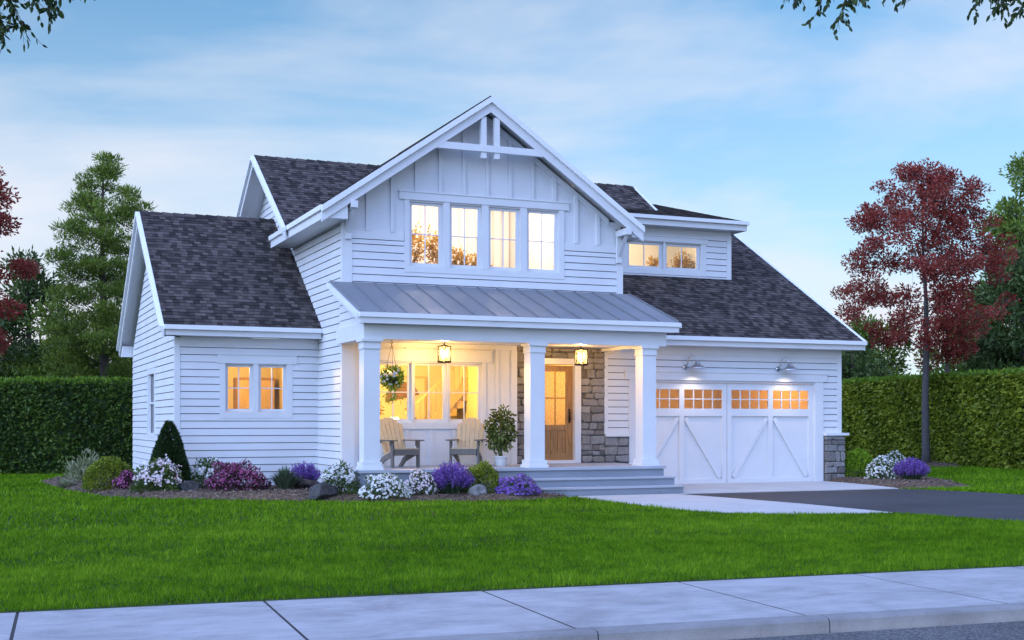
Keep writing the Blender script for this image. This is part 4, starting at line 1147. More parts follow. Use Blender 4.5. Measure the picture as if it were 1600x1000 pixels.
# ---- trees
def bez(a, b, c, n=6):
    a, b, c = map(np.array, (a, b, c)); t = np.linspace(0, 1, n)[:, None]
    return (1-t)**2*a+2*t*(1-t)*b+t*t*c
def tree(name, label, cat, base, trunk, clusters, leaf, mat, bark, nleaf, flat=1.0, droop=0.0, group=None, aspect=0.5, start=0.62, bias_up=0.3):
    """trunk: list of (x, y, z, r) offsets; clusters: (x, y, z, r) offsets; each cluster hangs on a limb of its own"""
    root = thing(name, base, label, cat, group); B = np.array(base)
    w = MB(); tp = np.array([t[:3] for t in trunk]); tr = [t[3] for t in trunk]
    w.tube([tuple(B+p) for p in tp], tr, 9)
    wb = MB(); P, D, RN = [], [], []
    # limbs branch off the trunk or off an earlier limb, whichever lies nearer below
    ts = np.linspace(0.22, 0.985, 34); zz = tp[0][2]+(tp[-1][2]-tp[0][2])*ts
    nodes = [(np.array([np.interp(q, tp[:, 2], tp[:, k]) for k in range(3)]), float(np.interp(q, tp[:, 2], tr))) for q in zz]
    zlow = min(c[2] for c in clusters)
    for (x, y, z, r) in sorted(clusters, key=lambda c: math.hypot(c[0], c[1])+0.15*abs(c[2]-zlow)):
        c = np.array([x, y, z]); NP = np.array([q[0] for q in nodes]); dv = c-NP; dist = np.linalg.norm(dv, axis=1)
        cost = dist*(1+1.2*np.maximum(0, start*0.75-dv[:, 2]/np.maximum(dist, 0.05)))+0.25*np.array([0 if q[1] > 0.02 else 1 for q in nodes])
        k = int(np.argmin(cost)); s, rs = nodes[k]; hd = float(dist[k])
        mid = (s+c)/2+np.array([*rng.normal(0, 0.10, 2)*max(0.3, hd), -droop*hd*0.2+0.10*hd+rng.normal(0, 0.05)*hd])
        pts = bez(s, mid, c); r0 = min(rs*0.6, 0.010+0.016*hd)
        wb.tube([tuple(B+p) for p in pts], np.linspace(r0, max(0.006, r0*0.45), len(pts)), 5, False)
        for q in (2, 3, 4, 5): nodes.append((pts[q], r0*(1-0.11*q)))
        for _ in range(4):
            d = unit(rng.normal(size=3))*r*np.array([1, 1, flat])*0.9
            wb.tube([tuple(B+pts[4]), tuple(B+c+d*0.5), tuple(B+c+d)], [0.010, 0.007, 0.004], 4, False)
        n = int(nleaf*(r/0.5)**2*rng.uniform(0.7, 1.25))
        q = unit(rng.normal(size=(n, 3)))*(rng.random((n, 1))**0.45)*r*np.array([1, 1, flat])
        q *= 1+0.25*np.sin(q[:, :1]*9+x*3)*np.sin(q[:, 1:2]*8+z)
        P.append(B+c+q); dd = unit(q*np.array([1, 1, 1/flat]))+rng.normal(0, 0.6, (n, 3)); dd[:, 2] += bias_up; D.append(dd)
        tone = rng.random()*0.45
        RN.append(rng.random(n)*0.55+tone)
    P, D, RN = np.concatenate(P), np.concatenate(D), np.concatenate(RN); n = len(P)
    w.build('trunk', bark, root, True)
    if wb.v: wb.build('limbs', bark, root, True)
    np_mesh('crown', leaf_quads(P, D, leaf*rng.uniform(0.7, 1.35, n), leaf*aspect*rng.uniform(0.7, 1.3, n)), 4, mat, root, rnd=RN)
    return root
def crown(prof, n, r, cy=1.0, inner=0.35, asym=None, flatr=0.0):
    """cluster centres inside a crown whose half-width at height z is given by prof [(z, half-left, half-right)]"""
    zs = [p[0] for p in prof]; out = []; tries = 0
    while len(out) < n and tries < n*60:
        tries += 1
        z = rng.uniform(zs[0], zs[-1]); hl = np.interp(z, zs, [p[1] for p in prof]); hr = np.interp(z, zs, [p[2] for p in prof])
        if rng.random() > (hl+hr)/(2*max(max(p[1], p[2]) for p in prof)): continue
        a = rng.uniform(0, 2*np.pi); k = inner+(1-inner)*math.sqrt(rng.random())
        ca, sa = math.cos(a), math.sin(a)
        # picture-right axis of the camera's heading is (0.92, -0.39); the crown is as deep as it is wide
        u = ca*k*(hr if ca > 0 else hl); v = sa*k*(hl+hr)/2*cy
        rr = r*rng.uniform(0.7, 1.3)
        if any((u-o[4])**2+(v-o[5])**2+(z-o[2])**2 < (0.55*r)**2 for o in out): continue
        out.append((u*0.92+v*0.39, -u*0.39+v*0.92, z, rr, u, v))
    return [o[:4] for o in out]
# red maple on the right
rng = np.random.default_rng(4)
prof = [(3.7, 0.5, 0.9), (4.3, 2.0, 1.8), (4.9, 2.2, 2.1), (5.5, 2.8, 2.7), (6.1, 3.4, 3.0), (6.8, 3.1, 3.1), (7.7, 2.9, 3.0), (8.6, 2.5, 2.6), (9.4, 2.25, 2.2), (10.0, 1.9, 1.8), (10.5, 1.3, 1.1), (10.75, 0.8, 0.6)]
tree('maple_tree', 'slender red-leaved maple standing before the olive hedge, right of the garage', 'tree', (32.05, 37.0, 0.02),
     [(0, 0, 0, 0.19), (0.02, 0, 0.5, 0.145), (-0.02, 0, 2.5, 0.125), (0.06, 0.02, 4.2, 0.11), (0.0, -0.03, 6.0, 0.075), (-0.10, 0.03, 8.0, 0.045), (-0.12, 0, 10.0, 0.02)],
     crown(prof, 185, 0.43, 0.95, 0.08), 0.118, 'red_leaf', 'maple_bark', 285, 0.62, start=0.85)
# red maple at the left edge
prof = [(2.6, 0.6, 0.9), (4.0, 1.8, 1.8), (6.0, 2.3, 2.35), (7.6, 2.2, 2.2), (9.0, 1.6, 1.75), (10.2, 1.0, 1.4), (10.8, 0.3, 0.5)]
tree('maple_tree', 'dense red-leaved maple cut by the left edge of the picture behind the dark hedge', 'tree', (-0.35, 47.9, 0),
     [(0, 0, 0, 0.2), (0, 0, 3, 0.15), (0.1, 0, 6, 0.1), (0, 0, 9.6, 0.03)], crown(prof, 110, 0.5, 0.9, 0.25), 0.14, 'red_leaf', 'maple_bark', 260, 0.6, start=0.6)
# tall pine on the left
rng = np.random.default_rng(9)
prof = [(3.0, 1.9, 2.2), (4.4, 2.6, 2.3), (5.6, 1.9, 2.0), (6.6, 2.3, 1.7), (7.4, 1.5, 1.7), (8.3, 2.0, 2.1), (9.2, 1.7, 1.9), (10.0, 1.25, 1.7), (10.8, 1.0, 1.05), (11.5, 0.5, 0.7), (12.15, 0.08, 0.1)]
cl = crown(prof, 265, 0.36, 1.0, 0.10)
tree('pine_tree', 'tall sunlit green pine with open layered branches behind the dark hedge', 'tree', (4.85, 52.3, 0),
     [(0, 0, 0, 0.24), (0.05, 0, 3, 0.2), (0, 0.05, 6, 0.14), (-0.05, 0, 9, 0.08), (0, 0, 12.0, 0.02)], cl, 0.20, 'pine_needle', 'bark', 300, 0.5, start=0.55, aspect=0.2, bias_up=0.8)
def blob(h, w, base=1.0, top=0.25):
    return [(base, w*0.75, w*0.8), (h*0.35, w, w*0.95), (h*0.6, w*0.85, w*0.8), (h*0.82, w*0.5, w*0.55), (h*0.97, w*top*0.5, w*top*0.4)]
def bgtree(name, label, base, h, w, mat, n=70, r=0.75, leaf=0.24, seed=1, aspect=0.4, nleaf=95, bias=0.3, flat=0.6):
    global rng
    rng = np.random.default_rng(seed)
    tree(name, label, 'tree', base, [(0, 0, 0, 0.22), (0.05, 0, h*0.4, 0.15), (0, 0, h*0.93, 0.03)], crown(blob(h, w), n, r, 0.9, 0.2), leaf, mat, 'bark', nleaf, flat, start=0.45, aspect=aspect, bias_up=bias, group=None)
bgtree('evergreen_tree', 'dark evergreen just right of the left red maple, lower than the pine', (2.4, 60.0, 0), 9.3, 2.0, 'dark_needle', 62, 0.75, seed=31)
bgtree('evergreen_tree', 'low broad evergreen filling the gap left of the pine trunk', (3.2, 55.5, 0), 6.4, 2.4, 'mid_leaf', 66, 0.7, seed=32)
bgtree('evergreen_tree', 'low dark evergreen between the pine trunk and the white house corner', (7.4, 60.5, 0), 6.6, 2.5, 'dark_needle', 66, 0.7, seed=33)
bgtree('evergreen_tree', 'dark evergreen behind the lower half of the left red maple', (-0.6, 56.5, 0), 7.6, 2.6, 'dark_needle', 70, 0.75, seed=34)
bgtree('leafy_tree', 'grey green tree top showing just above the right end of the garage roof', (36.6, 52.0, 0), 7.9, 2.6, 'mid_leaf', 64, 0.7, seed=35)
bgtree('leafy_tree', 'dark bushy tree behind the hedge between the garage eave and the red maple trunk', (37.2, 47.8, 0), 5.6, 2.6, 'dark_needle', 66, 0.7, seed=36)
bgtree('leafy_tree', 'mid green tree seen through the lower branches of the right red maple', (42.0, 52.5, 0), 7.4, 2.8, 'mid_leaf', 64, 0.75, seed=37)
bgtree('evergreen_tree', 'large dark conifer right of the red maple, its boughs drooping over the hedge', (42.9, 43.2, 0), 9.6, 3.4, 'dark_needle', 110, 0.8, seed=38, nleaf=120, bias=-0.2)
bgtree('evergreen_tree', 'dark conifer at the right edge of the picture beneath the tall pale oak', (43.5, 38.0, 0), 9.6, 2.9, 'dark_needle', 80, 0.8, seed=39, nleaf=120, bias=-0.2)
bgtree('oak_tree', 'tall airy green tree rising behind the conifers at the right edge', (47.6, 47.4, 0), 14.8, 3.5, 'mid_leaf', 170, 0.75, seed=40)
bgtree('pine_tree', 'thin grey trunked tree standing beyond the hedge right of the maple trunk', (38.3, 42.9, 0), 6.6, 1.5, 'mid_leaf', 22, 0.5, seed=41)

# ---- two street trees whose lower twigs hang into the top corners
def street_tree(label, base, h, sprays, fill, seed):
    global rng
    rng = np.random.default_rng(seed)
    root = thing('street_tree', base, label, 'tree'); B = np.array(base); w = MB()
    w.tube([tuple(B+np.array(p)) for p in ((0, 0, 0), (0.05, 0, 1.5), (0, 0.05, 3.2), (0.1, 0, h*0.6), (0, 0, h*0.9))], [0.2, 0.15, 0.13, 0.09, 0.03], 10)
    w.build('trunk', 'bark', root, True)
    wb = MB(); P, D, S = [], [], []
    def spray(tip, frm, n):
        tip, frm = np.array(tip), np.array(frm)
        pts = bez(frm, (frm+tip)/2+np.array([0, 0, 0.12]), tip, 10)
        wb.tube([tuple(p) for p in pts], np.linspace(0.012, 0.003, 10), 5, False)
        for k in range(n):
            i = rng.uniform(3.5, 9); a = int(i); p = pts[a]+(pts[min(a+1, 9)]-pts[a])*(i-a); d = unit((pts[min(a+1, 9)]-pts[a])[None])[0]
            side = unit(rng.normal(size=3)); t2 = p+(d*0.5+side)*rng.uniform(0.05, 0.20)+np.array([0, 0, -0.04])
            wb.tube([tuple(p), tuple(t2)], [0.003, 0.0015], 4, False)
            m = 4
            for j in range(m):
                P.append(p+(t2-p)*(j+0.6)/m); D.append(unit(((t2-p)/np.linalg.norm(t2-p)+rng.normal(0, 0.55, 3)+np.array([0, 0, -0.75]))[None])[0]); S.append(rng.normal(size=3))
    for (tip, n) in sprays:
        tip = np.array(tip); frm = B+np.array([0, 0, h*0.72]); dv = frm-tip; dv[2] = 0; st = tip+unit(dv[None])[0]*0.55+np.array([0, 0, 0.95])
        pts = bez(frm, (frm+st)/2+np.array([0, 0, 0.9]), st, 8); wb.tube([tuple(p) for p in pts], np.linspace(0.045, 0.012, 8), 6, False)
        spray(tip, st, n)
    for _ in range(fill):
        a = rng.uniform(0, 2*np.pi); rad = rng.uniform(0.6, 2.2); z = rng.uniform(7.4, h)
        rad *= math.sqrt(max(0.1, 1-((z-h*0.88)/(h*0.16))**2)); c = B+np.array([math.cos(a)*rad, math.sin(a)*rad, z])
        st = B+np.array([0, 0, min(z-0.3, h*0.85)]); pts = bez(st, (st+c)/2+np.array([0, 0, 0.3]), c, 6); wb.tube([tuple(p) for p in pts], np.linspace(0.03, 0.006, 6), 5, False)
        for _k in range(70):
            P.append(c+rng.normal(0, 0.32, 3)); D.append(unit((rng.normal(size=3)+np.array([0, 0, -0.4]))[None])[0]); S.append(rng.normal(size=3))
    wb.build('limbs', 'twig', root, True)
    P, D, S = np.array(P), np.array(D), np.array(S); n = len(P); L = rng.uniform(0.062, 0.10, n)
    np_mesh('crown', leaf_hex(P, D, S, L, L*0.42), 6, 'street_leaf', root, rnd=rng.random(n))
sp = [((0.20+u, 13.6-0.3*u, z+0.14), n) for u, z, n in ((0.42, 5.60, 40), (0.30, 5.36, 44), (0.12, 5.30, 40), (0.62, 5.72, 36), (0.55, 5.50, 30), (-0.05, 5.45, 44), (0.10, 5.62, 44), (0.75, 5.88, 30), (0.95, 5.93, 12), (1.45, 5.95, 9), (0.35, 5.85, 40), (0.0, 5.85, 40), (0.72, 5.70, 26), (0.92, 5.77, 24), (1.15, 5.80, 16))]
street_tree('street tree out of frame whose leafy twigs hang into the top left corner', (-2.6, 14.2, 0), 10.0, sp, 34, 51)
sp = [((x, y, z+0.20), n) for x, y, z, n in ((8.18, 10.75, 5.50, 18), (8.02, 10.9, 5.58, 14), (8.32, 10.6, 5.62, 10), (7.85, 11.0, 5.80, 10), (8.75, 10.4, 5.83, 9), (8.95, 10.35, 5.86, 8), (9.40, 10.12, 5.60, 30), (9.60, 10.0, 5.55, 36), (9.85, 9.9, 5.56, 30), (8.62, 10.45, 5.74, 12), (8.85, 10.4, 5.70, 12), (9.55, 10.1, 5.86, 26), (9.2, 10.2, 5.9, 7))]
street_tree('street tree out of frame whose sparse leafy twigs hang into the top right corner', (13.4, 11.4, 0), 10.0, sp, 34, 52)

# ================================================================ PLANTS IN THE BEDS
rng = np.random.default_rng(77)
def dome(n, w, h, lo=0.02, shell=0.55, lump=0.10, ph=0.0):
    """points through the outer part of a lumpy dome; returns positions and outward directions"""
    d = unit(rng.normal(size=(n, 3))); d[:, 2] = np.abs(d[:, 2])*1.05-0.05; d = unit(d)
    k = shell+(1-shell)*rng.random(n)**0.6
    lum = 1+lump*np.sin(d[:, 0]*7+ph)*np.sin(d[:, 1]*6+1.3*ph)+lump*0.8*np.sin(d[:, 2]*9+d[:, 0]*4+ph)
    p = d*(k*lum)[:, None]*np.array([w/2, w/2*0.9, h]); p[:, 2] = np.maximum(p[:, 2], lo)
    return p, d
def shrub(name, label, pos, w, h, leaf, lsize, nleaf, flower=None, fsize=0.05, nfl=0, aspect=0.5, cat='shrub', lump=0.10, clump=0, up=0.3, fz=0.25, shell=0.5):
    root = thing(name, pos, label, cat); B = np.array(pos); ph = rng.uniform(0, 6)
    # woody stems fanning from the base
    wb = MB()
    for _ in range(9):
        a = rng.uniform(0, 6.28); t = rng.uniform(0.3, 0.8)
        wb.tube([tuple(B), tuple(B+np.array([math.cos(a)*w*0.2*t, math.sin(a)*w*0.2*t, h*0.4])), tuple(B+np.array([math.cos(a)*w*0.42*t, math.sin(a)*w*0.42*t, h*0.75]))], [0.012, 0.008, 0.004], 5, False)
    wb.build('stem', 'twig', root)
    p, d = dome(nleaf, w, h, 0.02, shell, lump, ph)
    D = d+rng.normal(0, 0.55, (nleaf, 3)); D[:, 2] += up
    np_mesh('foliage', leaf_quads(B+p, D, lsize*rng.uniform(0.7, 1.3, nleaf), lsize*aspect*rng.uniform(0.7, 1.3, nleaf)), 4, leaf, root,
            rnd=np.clip(0.25+0.5*rng.random(nleaf)+0.18*np.sin(p[:, 0]*14+ph)*np.sin(p[:, 2]*16), 0, 1))
    if flower:
        if clump:   # heads of several florets
            c, cd = dome(clump, w*1.0, h*1.02, 0.05, 0.9, lump, ph); c = c[c[:, 2] > h*fz]
            k = rng.integers(0, len(c), nfl); p = c[k]+rng.normal(0, fsize*0.75, (nfl, 3)); d = unit(p*np.array([1, 1, 1.3]))
        else:
            p, d = dome(int(nfl*1.4), w*1.02, h*1.03, 0.04, 0.86, lump, ph); m = p[:, 2] > h*fz*rng.random(len(p))*1.6; p, d = p[m][:nfl], d[m][:nfl]
        n = len(p); nv = unit(d+rng.normal(0, 0.35, (n, 3))+np.array([-0.1, -0.45, 0.25])); r = unit(np.cross(nv, rng.normal(size=(n, 3)))); q = np.cross(nv, r)
        # four-petalled flowers: two crossed, slightly cupped petal pairs
        s = (fsize*rng.uniform(0.7, 1.25, n))[:, None]; c = B+p
        V = []
        for k in range(5):
            t = 2*math.pi*k/5; a = r*math.cos(t)+q*math.sin(t); b = np.cross(nv, a)
            V.append(np.stack([c, c+a*s*0.35+b*s*0.22+nv*s*0.08, c+a*s*0.62+nv*s*0.16, c+a*s*0.35-b*s*0.22+nv*s*0.08], axis=1))
        np_mesh('blossom', np.concatenate(V), 4, flower, root, rnd=np.tile(rng.random(n), 5))
    return root
def lavender(name, label, pos, w, h, nst=150):
    root = thing(name, pos, label, 'lavender'); B = np.array(pos)
    a = rng.uniform(0, 6.283, nst); k = np.sqrt(rng.random(nst))
    tip = np.column_stack([np.cos(a)*k*w/2, np.sin(a)*k*w/2, h*np.sqrt(np.maximum(0.12, 1-0.78*k**2))*rng.uniform(0.85, 1.08, nst)])
    foot = np.column_stack([np.cos(a)*k*w*0.16, np.sin(a)*k*w*0.16, np.zeros(nst)])
    d = unit(tip-foot+np.array([0, 0, 0.1])); L = np.linalg.norm(tip-foot, axis=1)
    V = []; 
    for s in np.linspace(0.0, 0.55, 9):
        V.append(leaf_quads(B+foot+(tip-foot)*s, d+rng.normal(0, 0.45, (nst, 3)), 0.10, 0.014))
    V = np.concatenate(V); np_mesh('foliage', V, 4, 'sage_blade', root, rnd=rng.random(len(V))*0.7)
    st = leaf_quads(B+foot, d, L, 0.008); np_mesh('stem', st, 4, 'sage_blade', root, rnd=rng.random(nst)*0.5)
    V = []
    for s in np.linspace(0.52, 1.0, 12):
        for _ in range(3):
            V.append(leaf_quads(B+foot+(tip-foot)*(s+rng.uniform(-.03, .03, (nst, 1)))+rng.normal(0, 0.010, (nst, 3)), d*0.6+rng.normal(0, 0.7, (nst, 3)), 0.035*(1.25-0.5*s), 0.024))
    V = np.concatenate(V); np_mesh('blossom', V, 4, 'violet_petal', root, rnd=rng.random(len(V)))
    return root
def blade_tuft(name, label, pos, w, h, n, mat, wid=0.022, cat='grass tuft'):
    root = thing(name, pos, label, cat); B = np.array(pos)
    a = rng.uniform(0, 6.283, n); k = rng.random(n)**0.6; V = []
    r0 = np.column_stack([np.cos(a)*k*w*0.14, np.sin(a)*k*w*0.14, np.zeros(n)])
    r2 = np.column_stack([np.cos(a)*k*w*0.5, np.sin(a)*k*w*0.5, h*(1.0-0.55*k**1.6)*rng.uniform(0.75, 1.1, n)])
    r1 = (r0+r2)/2+np.column_stack([np.zeros((n, 2)), h*0.18*np.ones(n)])
    s = np.column_stack([-np.sin(a), np.cos(a), np.zeros(n)])*wid/2*rng.uniform(0.7, 1.3, (n, 1))
    V.append(np.stack([B+r0-s*.7, B+r0+s*.7, B+r1+s, B+r1-s], axis=1)); V.append(np.stack([B+r1-s, B+r1+s, B+r2+s*0.05, B+r2-s*0.05], axis=1))
    rr = rng.random(n); np_mesh('blade', np.concatenate(V), 4, mat, root, rnd=np.tile(rr, 2))['kind'] = 'stuff'
    return root
def rock(label, pos, sx, sy, sz, mat, seed, planes=9, rotz=0.0):
    r = random.Random(seed); bm = bmesh.new(); bmesh.ops.create_icosphere(bm, subdivisions=4, radius=1.0)
    cuts = [(Vector((r.gauss(0, 1), r.gauss(0, 1), r.gauss(0.1, 0.8))).normalized(), r.uniform(0.62, 0.92)) for _ in range(planes)]
    for v in bm.verts:
        for n, d in cuts:
            k = v.co.dot(n)
            if k > d: v.co -= n*(k-d)*0.93
        q = v.co; v.co = q*(1+0.05*math.sin(q.x*5+seed)*math.sin(q.y*4+seed)+0.025*math.sin(q.x*11+seed)*math.sin(q.y*13)+0.015*math.sin(q.z*23+q.x*17))
        v.co.z = max(v.co.z, -0.55)
    me = bpy.data.meshes.new('rock'); bm.to_mesh(me); bm.free()
    for v in me.vertices: v.co = Vector((v.co.x*sx, v.co.y*sy, (v.co.z+0.5)*sz))
    me.transform(Matrix.Rotation(rotz, 4, 'Z')); o = bpy.data.objects.new('rock', me); COL.objects.link(o); me.materials.append(M[mat]); o.location = pos
    return tag(o, label, 'rock')

# left bed, from the far corner round to the steps
shrub('variegated_shrub', 'loose cream-variegated shrub at the left end of the bed, before the dark hedge', (2.66, 33.6, 0.08), 1.0, 0.66, 'variegated_leaf', 0.13, 900, aspect=0.28, lump=0.22, shell=0.3)
blade_tuft('grass_tuft', 'pale low tuft spilling onto the lawn at the far left tip of the bed', (2.15, 32.4, 0.02), 0.8, 0.22, 160, 'variegated_leaf')
shrub('boxwood_shrub', 'rounded yellow green boxwood at the left end of the bed beside the magenta flowers', (2.92, 30.0, 0.10), 1.16, 0.70, 'boxwood_gold', 0.062, 4200, lump=0.03, shell=0.72, aspect=0.6)
shrub('flowering_shrub', 'small magenta flowering shrub between the gold boxwood and the blush white bush', (3.30, 29.4, 0.10), 0.72, 0.42, 'magenta_leaf', 0.06, 900, 'magenta_petal', 0.034, 520)
shrub('flowering_shrub', 'large blush white flowering bush at the foot of the cone evergreen', (3.74, 28.45, 0.10), 1.06, 0.64, 'flower_leaf', 0.07, 1900, 'blush_petal', 0.05, 620, clump=90)
# clipped cone
root = thing('cone_evergreen', (4.10, 29.15, 0.10), 'dark green clipped cone evergreen at the house corner', 'evergreen'); B = np.array((4.10, 29.15, 0.10))
n = 15000; z = 1.52*(1-rng.random(n)**0.62); z = np.clip(z, 0.02, 1.6); a = rng.uniform(0, 6.283, n)
rad = 0.41*np.interp(z, [0, 0.12, 0.43, 0.85, 1.22, 1.45, 1.52], [0.86, 1.0, 0.98, 0.72, 0.42, 0.14, 0.03])*(0.86+0.16*rng.random(n)+0.04*np.sin(a*5+z*7))
p = np.column_stack([np.cos(a)*rad, np.sin(a)*rad, z]); D = np.column_stack([np.cos(a), np.sin(a), 0.35+0*z])+rng.normal(0, 0.5, (n, 3))
np_mesh('foliage', leaf_quads(B+p, D, 0.065*rng.uniform(0.7, 1.4, n), 0.032), 4, 'cone_leaf', root, rnd=rng.random(n))
w = MB(); w.tube([tuple(B), tuple(B+np.array([0, 0, 0.8])), tuple(B+np.array([0, 0, 1.55]))], [0.05, 0.03, 0.006], 7); w.build('stem', 'twig', root)
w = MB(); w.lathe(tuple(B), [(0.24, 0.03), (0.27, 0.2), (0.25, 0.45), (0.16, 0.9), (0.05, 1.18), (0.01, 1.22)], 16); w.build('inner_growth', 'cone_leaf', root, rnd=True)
rock('smooth dark rock in front of the cone evergreen', (4.40, 28.35, 0.08), 0.25, 0.22, 0.17, 'rock_dark', 3, 9)
shrub('flowering_shrub', 'white flowering bush against the wing wall behind the big magenta bush', (5.06, 29.4, 0.12), 1.16, 0.66, 'flower_leaf', 0.07, 1500, 'white_petal', 0.055, 420, clump=46, fz=0.35)
shrub('flowering_shrub', 'wide magenta flowering bush below the small double window', (5.42, 28.2, 0.12), 1.30, 0.60, 'magenta_leaf', 0.07, 2200, 'magenta_petal', 0.036, 1100, fz=0.3, lump=0.16)
blade_tuft('ornamental_grass', 'grey green ornamental grass tuft between the magenta bush and the dark boulder', (6.42, 27.9, 0.12), 1.0, 0.52, 420, 'sage_blade', 0.026)
lavender('lavender', 'violet lavender against the siding behind the dark boulder', (7.10, 29.0, 0.12), 0.82, 0.54)
rock('flat dark rock lying between the grey grass and the lavender', (6.95, 28.1, 0.10), 0.32, 0.22, 0.17, 'rock_dark', 8, 8, 0.3)
rock('angular dark boulder at the front of the bed before the tall white bush', (6.60, 25.35, 0.04), 0.36, 0.27, 0.22, 'rock_dark', 13, 10, 0.5)
shrub('flowering_shrub', 'upright white flowering bush beside the left end of the porch deck', (7.02, 25.6, 0.10), 0.80, 0.62, 'flower_leaf', 0.065, 1500, 'white_petal', 0.05, 420, clump=60, fz=0.4)
shrub('flowering_shrub', 'low spreading white flowering mound at the lawn edge before the porch', (7.70, 24.72, 0.06), 1.02, 0.50, 'flower_leaf', 0.055, 1400, 'white_petal', 0.05, 520, fz=0.1)
shrub('flowering_shrub', 'compact round white flowering bush left of the large lavender', (8.55, 24.92, 0.10), 0.68, 0.52, 'flower_leaf', 0.05, 1300, 'blush_petal', 0.042, 430, fz=0.2)
lavender('lavender', 'large violet lavender before the porch deck below the right-hand chair', (9.19, 24.85, 0.10), 0.96, 0.64, 260)
shrub('boxwood_shrub', 'round dark boxwood with golden tips against the porch deck', (9.90, 24.95, 0.10), 0.86, 0.62, 'boxwood_gold', 0.058, 2600, lump=0.05, shell=0.7, aspect=0.6)
rock('rounded pale grey rock beside the large lavender', (9.63, 24.45, 0.07), 0.22, 0.18, 0.165, 'rock_grey', 23, 7)
shrub('flowering_shrub', 'low violet blue flowering mound beside the porch steps', (10.53, 24.52, 0.08), 0.94, 0.40, 'flower_leaf', 0.05, 1300, 'violet_petal', 0.048, 950, fz=0.1)
# right bed
shrub('boxwood_shrub', 'rounded green boxwood beside the stone pier of the garage', (22.16, 28.2, 0.10), 0.96, 0.76, 'boxwood', 0.062, 3600, lump=0.03, shell=0.72, aspect=0.6)
shrub('flowering_shrub', 'white flowering bush at the back of the right bed before the maple trunk', (24.6, 29.7, 0.10), 0.84, 0.62, 'flower_leaf', 0.06, 1200, 'white_petal', 0.05, 360, fz=0.2)
shrub('flowering_shrub', 'white flowering bush between the green boxwood and the right bed lavender', (21.98, 27.05, 0.10), 0.84, 0.56, 'flower_leaf', 0.06, 1400, 'white_petal', 0.05, 430, fz=0.15)
lavender('lavender', 'broad violet lavender in the bed right of the garage', (22.45, 26.45, 0.10), 0.98, 0.54, 230)

# ================================================================ THINGS ON THE PORCH AND WALLS
# hanging lanterns
def lantern(loc, label):
    x, y, zt = loc; root = thing('porch_lantern', loc, label, 'lantern', 'lanterns under the porch ceiling')
    w = MB(); w.lathe((x, y, zt-0.03), [(0.07, 0), (0.07, 0.03)], 16); w.tube([(x, y, zt-0.1), (x, y, zt-0.03)], 0.012, 8)
    w.lathe((x, y, zt-0.13), [(0.155, 0), (0.155, 0.012), (0.06, 0.035), (0.015, 0.05)], 20); w.lathe((x, y, zt-0.49), [(0.14, 0.0), (0.158, 0.008), (0.158, 0.036), (0.14, 0.04)], 20)
    for k in range(6):
        t = math.pi*2*k/6+0.3; w.tube([(x+0.148*math.cos(t), y+0.148*math.sin(t), zt-0.46), (x+0.148*math.cos(t), y+0.148*math.sin(t), zt-0.12)], 0.0105, 6)
    for dx in (-0.055, 0.055): w.tube([(x+dx, y, zt-0.45), (x+dx, y, zt-0.34)], 0.012, 8)
    w.build('frame', 'black_metal', root, True)
    w = MB(); w.lathe((x, y, zt-0.452), [(0.135, 0), (0.135, 0.315)], 20); w.build('lantern_glass', 'seeded_glass', root, True)
    for dx in (-0.055, 0.055):
        w = MB(); w.lathe((x+dx, y, zt-0.34), [(0.006, 0), (0.022, 0.03), (0.024, 0.08), (0.012, 0.14), (0.002, 0.17)], 12); w.build('bulb', 'bulb', root, True)
    lamp('porch_lantern_light', (x, y, zt-0.27), (1.0, 0.57, 0.17), 165, 0.08).parent = root
    root.children[-1].location = (0, 0, -0.27)
lantern((9.72, 26.75, 3.40), 'lit black cage lantern over the two porch chairs')
lantern((13.10, 26.75, 3.40), 'lit black cage lantern over the front door steps')
# gooseneck lamps
def gooseneck(x, label):
    y, z = YD-0.03, 2.99; root = thing('gooseneck_lamp', (x, y, z), label, 'wall lamp', 'galvanised lamps above the garage door')
    w = MB(); w.tube([(x-0.16, y+0.01, z), (x-0.16, y-0.03, z)], 0.06, 16)
    pts = [(x-0.16, y-0.03, z), (x-0.155, y-0.10, z+0.05)]
    for k in range(9):
        t = math.pi*(1-k/8); pts.append((x-0.07+0.085*math.cos(t), y-0.16-0.08*(k/8), z+0.20+0.10*math.sin(t)))
    pts.append((x+0.03, y-0.27, z+0.14)); w.tube(pts, 0.014, 8); w.build('arm', 'galvanised', root, True)
    cx, cy = x+0.035, y-0.28
    w = MB(); w.lathe((cx, cy, z-0.04), [(0.225, 0.0), (0.228, 0.006), (0.20, 0.035), (0.13, 0.075), (0.07, 0.11), (0.055, 0.17), (0.03, 0.19)], 24); w.build('lamp_shade', 'galvanised', root, True)
    w = MB(); w.lathe((cx, cy, z-0.015), [(0.01, 0), (0.04, 0.015), (0.045, 0.019)], 14); w.build('bulb', 'lamp_glow', root, True)
    d = bpy.data.lights.new('gooseneck_light', 'SPOT'); o = bpy.data.objects.new('gooseneck_light', d); COL.objects.link(o); o.parent = root
    o.location = (0.035, -0.30, -0.09); d.energy = 40; d.color = (1.0, 0.80, 0.66); d.spot_size = R(150); d.spot_blend = 0.8; d.shadow_soft_size = 0.05
    o.rotation_euler = (R(-12), 0, 0)
gooseneck(16.88, 'galvanised gooseneck lamp above the left half of the garage door')
gooseneck(19.68, 'galvanised gooseneck lamp above the right half of the garage door')

